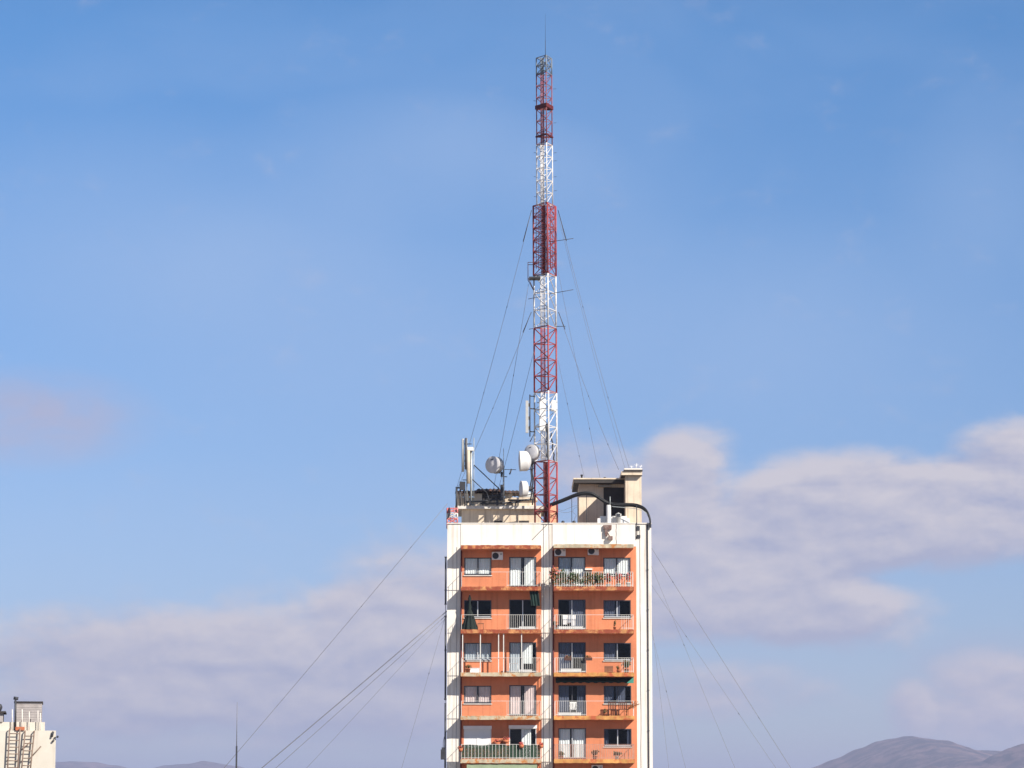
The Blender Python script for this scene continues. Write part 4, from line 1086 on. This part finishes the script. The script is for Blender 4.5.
m_ = MB(); m_.box(n0, P(4.6, 717, YN + .3).x, YN + .3, YN + 4, Z(722.2, YN + .4) + .002, Z(713, YN + .3)); t2 = m_.build('tank_room', M['brickgrey'], nb); t2['label'] = 'smaller brown tank room at the left edge'
MB().box(n0, P(6.4, 712, YN).x, YN + .1, YN + 4.1, Z(713, YN + .3) + .002, Z(711.4, YN + .3)).build('roof_slab', M['roofdark'], t2)
MB().lathe((P(1.2, 708, YN + .5).x, YN + .5, Z(711.4, YN + .3)), (0, 0, 1), [(.1, 0), (.14, .05), (.2, .22), (.14, .38), (.001, .42)], 12).build('vent_cap', M['steel_dark'], t2)
for px, y0, y1, mm, r in ((13.5, 731, 709.5, 'sill', .028), (23.2, 731, 709.5, 'sill', .032), (30.2, 731, 711.5, 'sill', .028), (38.8, 724, 710.5, 'sill', .028), (41.2, 724, 713, 'sill', .028), (17.0, 724, 697.2, 'steel_dark', .06)):
    yy = YN + .25 if mm == 'sill' else YN + .35
    MB().tube([(P(px, y0, yy).x, yy, Z(max(y0, 731), yy)), (P(px, y1, yy).x, yy, Z(y1, yy))], r, 6).build('pole', M[mm], nb)
m_ = MB(); m_.tube([(P(16.2, 699, YN).x - .12, YN + .35, Z(698, YN)), (P(17, 699, YN).x + .1, YN + .35, Z(698.6, YN))], .09, 6); m_.build('pole_lamp', M['steel_dark'], nb)
MB().box(P(16, 729, YN).x, P(25, 729, YN).x, YN - .1, YN + .2, Z(730.6, YN) + .01, Z(727, YN)).build('tile_pile', M['terracotta'], nb)


def ladder(a0, a1, b0, b1, n, label):
    """two rails given bottom and top in the photo, rungs between"""
    yl = YN - .22; m_ = MB(); A0, A1, B0, B1 = P(*a0, yl), P(*a1, yl), P(*b0, yl), P(*b1, yl)
    for p, q in ((A0, A1), (B0, B1)): m_.tube([p, q], .042, 6)
    for i in range(n): m_.tube([A0.lerp(A1, (i + .3) / n), B0.lerp(B1, (i + .3) / n)], .028, 5)
    for p in (A1, B1, A0.lerp(A1, .5), B0.lerp(B1, .5)): m_.tube([p, (p.x, YN + .02, p.z)], .035, 5)
    o = m_.build('ladder', M['oldwood'], nb); o['label'] = label


ladder((6.6, 790), (9.6, 729), (16.6, 790), (19.8, 729), 9, 'left straight ladder')
ladder((19.5, 790), (25.0, 731), (28.0, 790), (34.0, 731), 8, 'right tilted ladder')
m_ = MB(); yl = YN - .2
m_.tube([P(31, 757, yl), P(40.5, 746.5, yl)], .035, 5); m_.tube([P(21, 750, yl), P(30, 742, yl)], .03, 5); m_.tube([P(40.5, 746.5, yl), (P(40.5, 746, yl).x, YN + .02, Z(746.5, yl))], .03, 5)
m_.build('ladder_brace', M['oldwood'], nb)
m_ = MB()
for px, ya, yb in ((52.4, 731.5, 737), (53.2, 740, 741.5), (57.4, 736, 737.5)): m_.tube([P(px + .6, ya, YN - .1), P(px - .8, yb, YN - .1)], .06, 6)
for px, py in ((52.4, 734), (53.2, 740.7)): m_.tube([P(px, py, YN - .1), (P(px, py, YN).x, YN + .02, P(px, py, YN).z)], .03, 4)
m_.tube([P(57.2, 736.7, YN - .1), P(54.6, 737.4, YN - .1), (P(54.6, 737.4, YN).x, YN + .02, Z(737.4, YN))], .03, 4)
m_.build('wall_fitting', M['steel_dark'], nb)

nb.rotation_euler.z = R(8.8)
# lone whip antenna, lower left
YW = 150.0
wa = thing('whip_antenna', (P(236.6, 768, YW).x, YW, 0), 'lone thin whip antenna standing against the clouds between the cream building and the block', 'antenna')
x = P(236.6, 750, YW).x
MB().tube([(x, YW, 0), (x, YW, Z(746, YW))], .06, 6, r1=.045).build('pole', M['steel_dark'], wa)
MB().tube([(x, YW, Z(746, YW)), (x, YW, Z(702, YW))], .022, 5, r1=.012).build('whip', M['wire'], wa)

# ------------------------------------------------------------------ ground, road, hills
GR = 24000.0
g = MB(); n = 24
for i in range(n):
    for j in range(n):
        x0, x1 = -GR + 2 * GR * i / n, -GR + 2 * GR * (i + 1) / n; y0, y1 = -GR + 2 * GR * j / n, -GR + 2 * GR * (j + 1) / n
        g.face([(x0, y0, 0), (x1, y0, 0), (x1, y1, 0), (x0, y1, 0)])
tag(g.build('ground', M['earth']), kind='structure')
tag(MB().face([(-400, 176, .004), (400, 176, .004), (400, 190, .004), (-400, 190, .004)]).build('road', M['asphalt']), kind='structure')
tag(MB().box(-400, 400, 190, 194.2, .0, .13).build('pavement', M['concrete']), kind='structure')


def ridge(name, prof, Yr, pxs, front, back, seed, rough, nx=220, ny=46):
    prof = sorted(prof)
    def H(px):
        if px <= prof[0][0]: return prof[0][1]
        if px >= prof[-1][0]: return prof[-1][1]
        for (a, ya), (b, yb) in zip(prof[:-1], prof[1:]):
            if a <= px <= b:
                t = (px - a) / (b - a); t = t * t * (3 - 2 * t) * .5 + t * .5
                return ya + (yb - ya) * t
    m_ = MB(); idx = []
    for j in range(ny + 1):
        v = -1 + 2 * j / ny; y = Yr + (v * front if v < 0 else v * back)
        for i in range(nx + 1):
            px = pxs[0] + (pxs[1] - pxs[0]) * i / nx
            sh = 14 * mnoise.noise(Vector((v * 3, seed, px * .01))) * (v if v < 0 else 0)
            top = P(px, H(px + sh * 2), Yr).z
            x = P(px, 760, Yr).x
            f = max(0.0, 1 - abs(v)) ** 1.15
            q = Vector((x * .0016, y * .0011, seed))
            gul = mnoise.fractal(q, .9, 2.1, 6) * rough * (1 - f) * min(1, f * 3)
            gul -= abs(mnoise.noise(Vector((x * .0034 + 3 * v, seed * 2, v * 1.2)))) * rough * 1.1 * (1 - f) * min(1, f * 3)
            crest = mnoise.fractal(Vector((x * .004, y * .004, seed + 4)), .8, 2.2, 5) * 7.0
            z = -2 + (top + 2 + crest) * f + gul
            m_.v.append(Vector((x, y, max(-3, z))))
    for j in range(ny):
        for i in range(nx):
            a = j * (nx + 1) + i; m_.f.append((a, a + 1, a + nx + 2, a + nx + 1)); m_.m.append(0); m_.sm.append(True)
    o = m_.build(name, M['rock']); tag(o, kind='structure')
    return o


ridge('hills', [(760, 800), (800, 772), (812, 768.5), (835, 760), (858, 749.5), (878, 741.5), (892, 738.6), (905, 735.6), (916, 737.0), (930, 738.6), (945, 742.4), (962, 748), (980, 751), (1000, 752), (1030, 752), (1120, 758), (1250, 782)], 10000, (740, 1300), 3600, 2600, 3.3, 120)
ridge('hills', [(930, 800), (975, 766), (995, 755), (1008, 749), (1022, 744.8), (1040, 742), (1080, 745), (1200, 770)], 8600, (920, 1240), 1300, 2600, 7.1, 45, 120, 40)
ridge('hills', [(-300, 770), (-60, 764), (20, 760.5), (56, 761.6), (76, 760.8), (96, 762.2), (118, 766.4), (135, 770), (150, 769), (165, 764.6), (182, 763.2), (192, 762.6), (203, 760), (213, 762), (226, 764.4), (238, 765.6), (252, 770), (300, 780), (400, 790)], 14000, (-320, 420), 3600, 3000, 5.5, 55)

# air
hz = MB().box(-26000, 26000, -26000, 26000, -5, 290)
hm, t, out = nt('haze_air')
pv = t.nodes.new('ShaderNodeVolumePrincipled'); pv.inputs['Density'].default_value = 8.4e-5; pv.inputs['Color'].default_value = (.66, .715, 1.0, 1); pv.inputs['Anisotropy'].default_value = .1
t.links.new(pv.outputs[0], out.inputs['Volume'])
tag(hz.build('haze', hm), kind='stuff')

# ------------------------------------------------------------------ sun and sky
sd = bpy.data.lights.new('sun', 'SUN'); sd.energy = 4.6; sd.angle = R(.5); sd.color = (1, .93, .83)
so_ = bpy.data.objects.new('sun', sd); C.objects.link(so_); so_.location = (60, 100, 120)
so_.rotation_euler = (-SUN).to_track_quat('-Z', 'Y').to_euler()

wd_ = bpy.data.worlds.new('World'); sc.world = wd_; wd_.use_nodes = True
t = wd_.node_tree; N, L = t.nodes, t.links; N.clear()
wo = N.new('ShaderNodeOutputWorld'); bg = N.new('ShaderNodeBackground'); L.new(bg.outputs[0], wo.inputs[0])
SKY = .10; EXPO = .74
bg.inputs['Strength'].default_value = SKY
sky = N.new('ShaderNodeTexSky'); sky.sky_type = 'NISHITA'; sky.sun_disc = False
sky.sun_elevation = SUN_EL; sky.sun_rotation = SUN_AZ; sky.altitude = 800; sky.air_density = 1.0; sky.dust_density = .3; sky.ozone_density = 2.0


def mth(op, a, b=None, c=None, clamp=False):
    n = N.new('ShaderNodeMath'); n.operation = op; n.use_clamp = clamp
    for i, v in enumerate((a, b, c)):
        if v is None: continue
        if isinstance(v, (int, float)): n.inputs[i].default_value = v
        else: L.new(v, n.inputs[i])
    return n.outputs[0]


def srgb(r, g, b):
    f = lambda c: (c / 255 / 12.92) if c / 255 <= .04045 else ((c / 255 + .055) / 1.055) ** 2.4
    k = 1 / (SKY * 2 ** EXPO)
    return (f(r) * k, f(g) * k, f(b) * k, 1)


tc = N.new('ShaderNodeTexCoord'); sp = N.new('ShaderNodeSeparateXYZ'); L.new(tc.outputs['Generated'], sp.inputs[0])
DEG = 180 / math.pi
az = mth('MULTIPLY', mth('ARCTAN2', sp.outputs[0], sp.outputs[1]), DEG)
el = mth('MULTIPLY', mth('ARCSINE', sp.outputs[2]), DEG)
PD = DEG / FPX


def AE(px, py):                               # photo point -> azimuth and elevation in degrees
    v = P(px, py, 1000.0) - Vector((0, 0, ZC)); v.normalize()
    return math.atan2(v.x, v.y) * DEG, math.asin(v.z) * DEG


def noise(a, e, ka, ke, scale, det, seed, rough=.55, dist=0.):
    cx = N.new('ShaderNodeCombineXYZ'); L.new(mth('MULTIPLY', a, ka), cx.inputs[0]); L.new(mth('MULTIPLY', e, ke), cx.inputs[1]); cx.inputs[2].default_value = seed
    n = N.new('ShaderNodeTexNoise'); n.inputs['Scale'].default_value = scale; n.inputs['Detail'].default_value = det; n.inputs['Roughness'].default_value = rough
    n.inputs['Distortion'].default_value = dist
    L.new(cx.outputs[0], n.inputs['Vector'])
    return n.outputs['Fac']


BL = [  # centre px, radii px, weight
    (695, 450, 56, 36, .62), (668, 478, 66, 46, .62), (850, 480, 130, 42, 1.0), (770, 530, 190, 62, 1.0), (950, 520, 190, 58, 1.0), (1030, 455, 95, 46, 1.0), (730, 600, 190, 56, .95),
    (850, 620, 120, 44, .55), (1000, 705, 105, 66, .85), (700, 690, 150, 40, .5), (600, 560, 140, 100, .5), (575, 465, 60, 46, .4), (910, 712, 30, 40, .45),
    (80, 665, 230, 72, .76), (300, 655, 230, 78, .84), (415, 600, 110, 84, .74), (220, 725, 320, 44, .55), (500, 710, 220, 60, .4)]


def field(a, e):
    tot = None
    for (px, py, rx, ry, wgt) in BL:
        ca, ce = AE(px, py)
        da = mth('MULTIPLY', mth('SUBTRACT', a, ca), 1 / (rx * PD)); de = mth('MULTIPLY', mth('SUBTRACT', e, ce), 1 / (ry * PD))
        q = mth('SUBTRACT', 1.0, mth('ADD', mth('MULTIPLY', da, da), mth('MULTIPLY', de, de)), clamp=True)
        q = mth('MULTIPLY', q, wgt)
        tot = q if tot is None else mth('MAXIMUM', tot, q) if False else mth('ADD', tot, q)
    tot = mth('MINIMUM', tot, 1.0)
    nz = noise(a, e, 1, 1.6, .85, 9, 2.7, .60, .15)
    return mth('ADD', tot, mth('MULTIPLY', mth('SUBTRACT', nz, .5), 1.05)), nz


F0, nz0 = field(az, el)
F1, nz1 = field(mth('ADD', az, .09), mth('ADD', el, .24))
mr = N.new('ShaderNodeMapRange'); mr.interpolation_type = 'SMOOTHSTEP'; mr.inputs['From Min'].default_value = .04; mr.inputs['From Max'].default_value = .80; L.new(F0, mr.inputs['Value'])
alpha = mr.outputs[0]
streak = noise(az, el, .7, 2.8, .6, 6, 5.1, .6, .5)
top_ = mth('MULTIPLY', mth('SUBTRACT', F0, F1), 1.7)
shade = mth('ADD', mth('ADD', top_, mth('MULTIPLY', mth('SUBTRACT', streak, .5), 1.5)), .50, clamp=True)
cm = N.new('ShaderNodeMixRGB'); L.new(shade, cm.inputs[0]); cm.inputs[1].default_value = srgb(176, 178, 203); cm.inputs[2].default_value = srgb(216, 209, 215)
# thin veil
veil = noise(az, el, 1, 1.6, .16, 3, 9.3, .5, .4)
vr = N.new('ShaderNodeMapRange'); vr.interpolation_type = 'SMOOTHSTEP'; vr.inputs['From Min'].default_value = .40; vr.inputs['From Max'].default_value = .66; vr.inputs['To Max'].default_value = .30; L.new(veil, vr.inputs['Value'])
def blobs(lst, ex=1.5):
    tot = None
    for (px, py, rx, ry, wgt) in lst:
        ca, ce = AE(px, py)
        da = mth('MULTIPLY', mth('SUBTRACT', az, ca), 1 / (rx * PD)); de = mth('MULTIPLY', mth('SUBTRACT', el, ce), 1 / (ry * PD))
        q = mth('MULTIPLY', mth('POWER', mth('SUBTRACT', 1.0, mth('ADD', mth('MULTIPLY', da, da), mth('MULTIPLY', de, de)), clamp=True), ex), wgt)
        tot = q if tot is None else mth('ADD', tot, q)
    return tot


veilf = mth('MULTIPLY', blobs([(430, 150, 220, 90, .36), (140, 230, 300, 130, .30), (330, 320, 360, 150, .34), (760, 330, 300, 130, .34), (980, 190, 110, 110, .22), (600, 200, 120, 100, .2)]), mth('ADD', .45, mth('MULTIPLY', veil, 1.1)), clamp=True)
smudge = mth('MULTIPLY', blobs([(36, 418, 140, 58, .78), (990, 700, 120, 78, .85), (905, 716, 24, 46, .34), (720, 690, 150, 40, .35), (575, 462, 70, 40, .4)]), mth('MULTIPLY', mth('SUBTRACT', mth('ADD', nz0, mth('MULTIPLY', streak, .6)), .38), 2.0, clamp=True), clamp=True)
tint = N.new('ShaderNodeMixRGB'); tint.blend_type = 'MULTIPLY'; tint.inputs[0].default_value = 1; L.new(sky.outputs[0], tint.inputs[1])
tr = N.new('ShaderNodeValToRGB'); L.new(mth('MULTIPLY', el, 1 / 45, clamp=True), tr.inputs[0])
for i, (e_, c_) in enumerate(((2.6, (.39, .435, .62)), (5.3, (.43, .485, .65)), (10.4, (.43, .555, .72)), (14.6, (.33, .555, .755)), (36, (.56, .49, .43)))):
    q = tr.color_ramp.elements[i] if i < 2 else tr.color_ramp.elements.new(e_ / 45)
    q.position = e_ / 45; q.color = c_ + (1,)
L.new(tr.outputs[0], tint.inputs[2])
vm = N.new('ShaderNodeMixRGB'); L.new(mth('MAXIMUM', veilf, mth('MULTIPLY', vr.outputs[0], .5)), vm.inputs[0]); L.new(tint.outputs[0], vm.inputs[1]); vm.inputs[2].default_value = srgb(166, 192, 232)
sm = N.new('ShaderNodeMixRGB'); L.new(smudge, sm.inputs[0]); L.new(vm.outputs[0], sm.inputs[1]); sm.inputs[2].default_value = srgb(182, 181, 207)
fm = N.new('ShaderNodeMixRGB'); L.new(mth('MULTIPLY', alpha, .9), fm.inputs[0]); L.new(sm.outputs[0], fm.inputs[1]); L.new(cm.outputs[0], fm.inputs[2])
L.new(fm.outputs[0], bg.inputs['Color'])

# ------------------------------------------------------------------ camera and render settings
cd = bpy.data.cameras.new('camera'); cam = bpy.data.objects.new('camera', cd); C.objects.link(cam)
cd.sensor_width = 36; cd.lens = 36 * FPX / 1024; cd.clip_start = 1; cd.clip_end = 80000
cam.location = (0, 0, ZC); cam.rotation_euler = (math.pi / 2 + PITCH, 0, 0)
sc.camera = cam
sc.render.engine = 'CYCLES'; sc.cycles.use_denoising = True
sc.cycles.max_bounces = 6; sc.cycles.transparent_max_bounces = 12; sc.cycles.volume_bounces = 0
sc.view_settings.view_transform = 'Standard'; sc.view_settings.look = 'None'; sc.view_settings.exposure = EXPO; sc.view_settings.gamma = 1
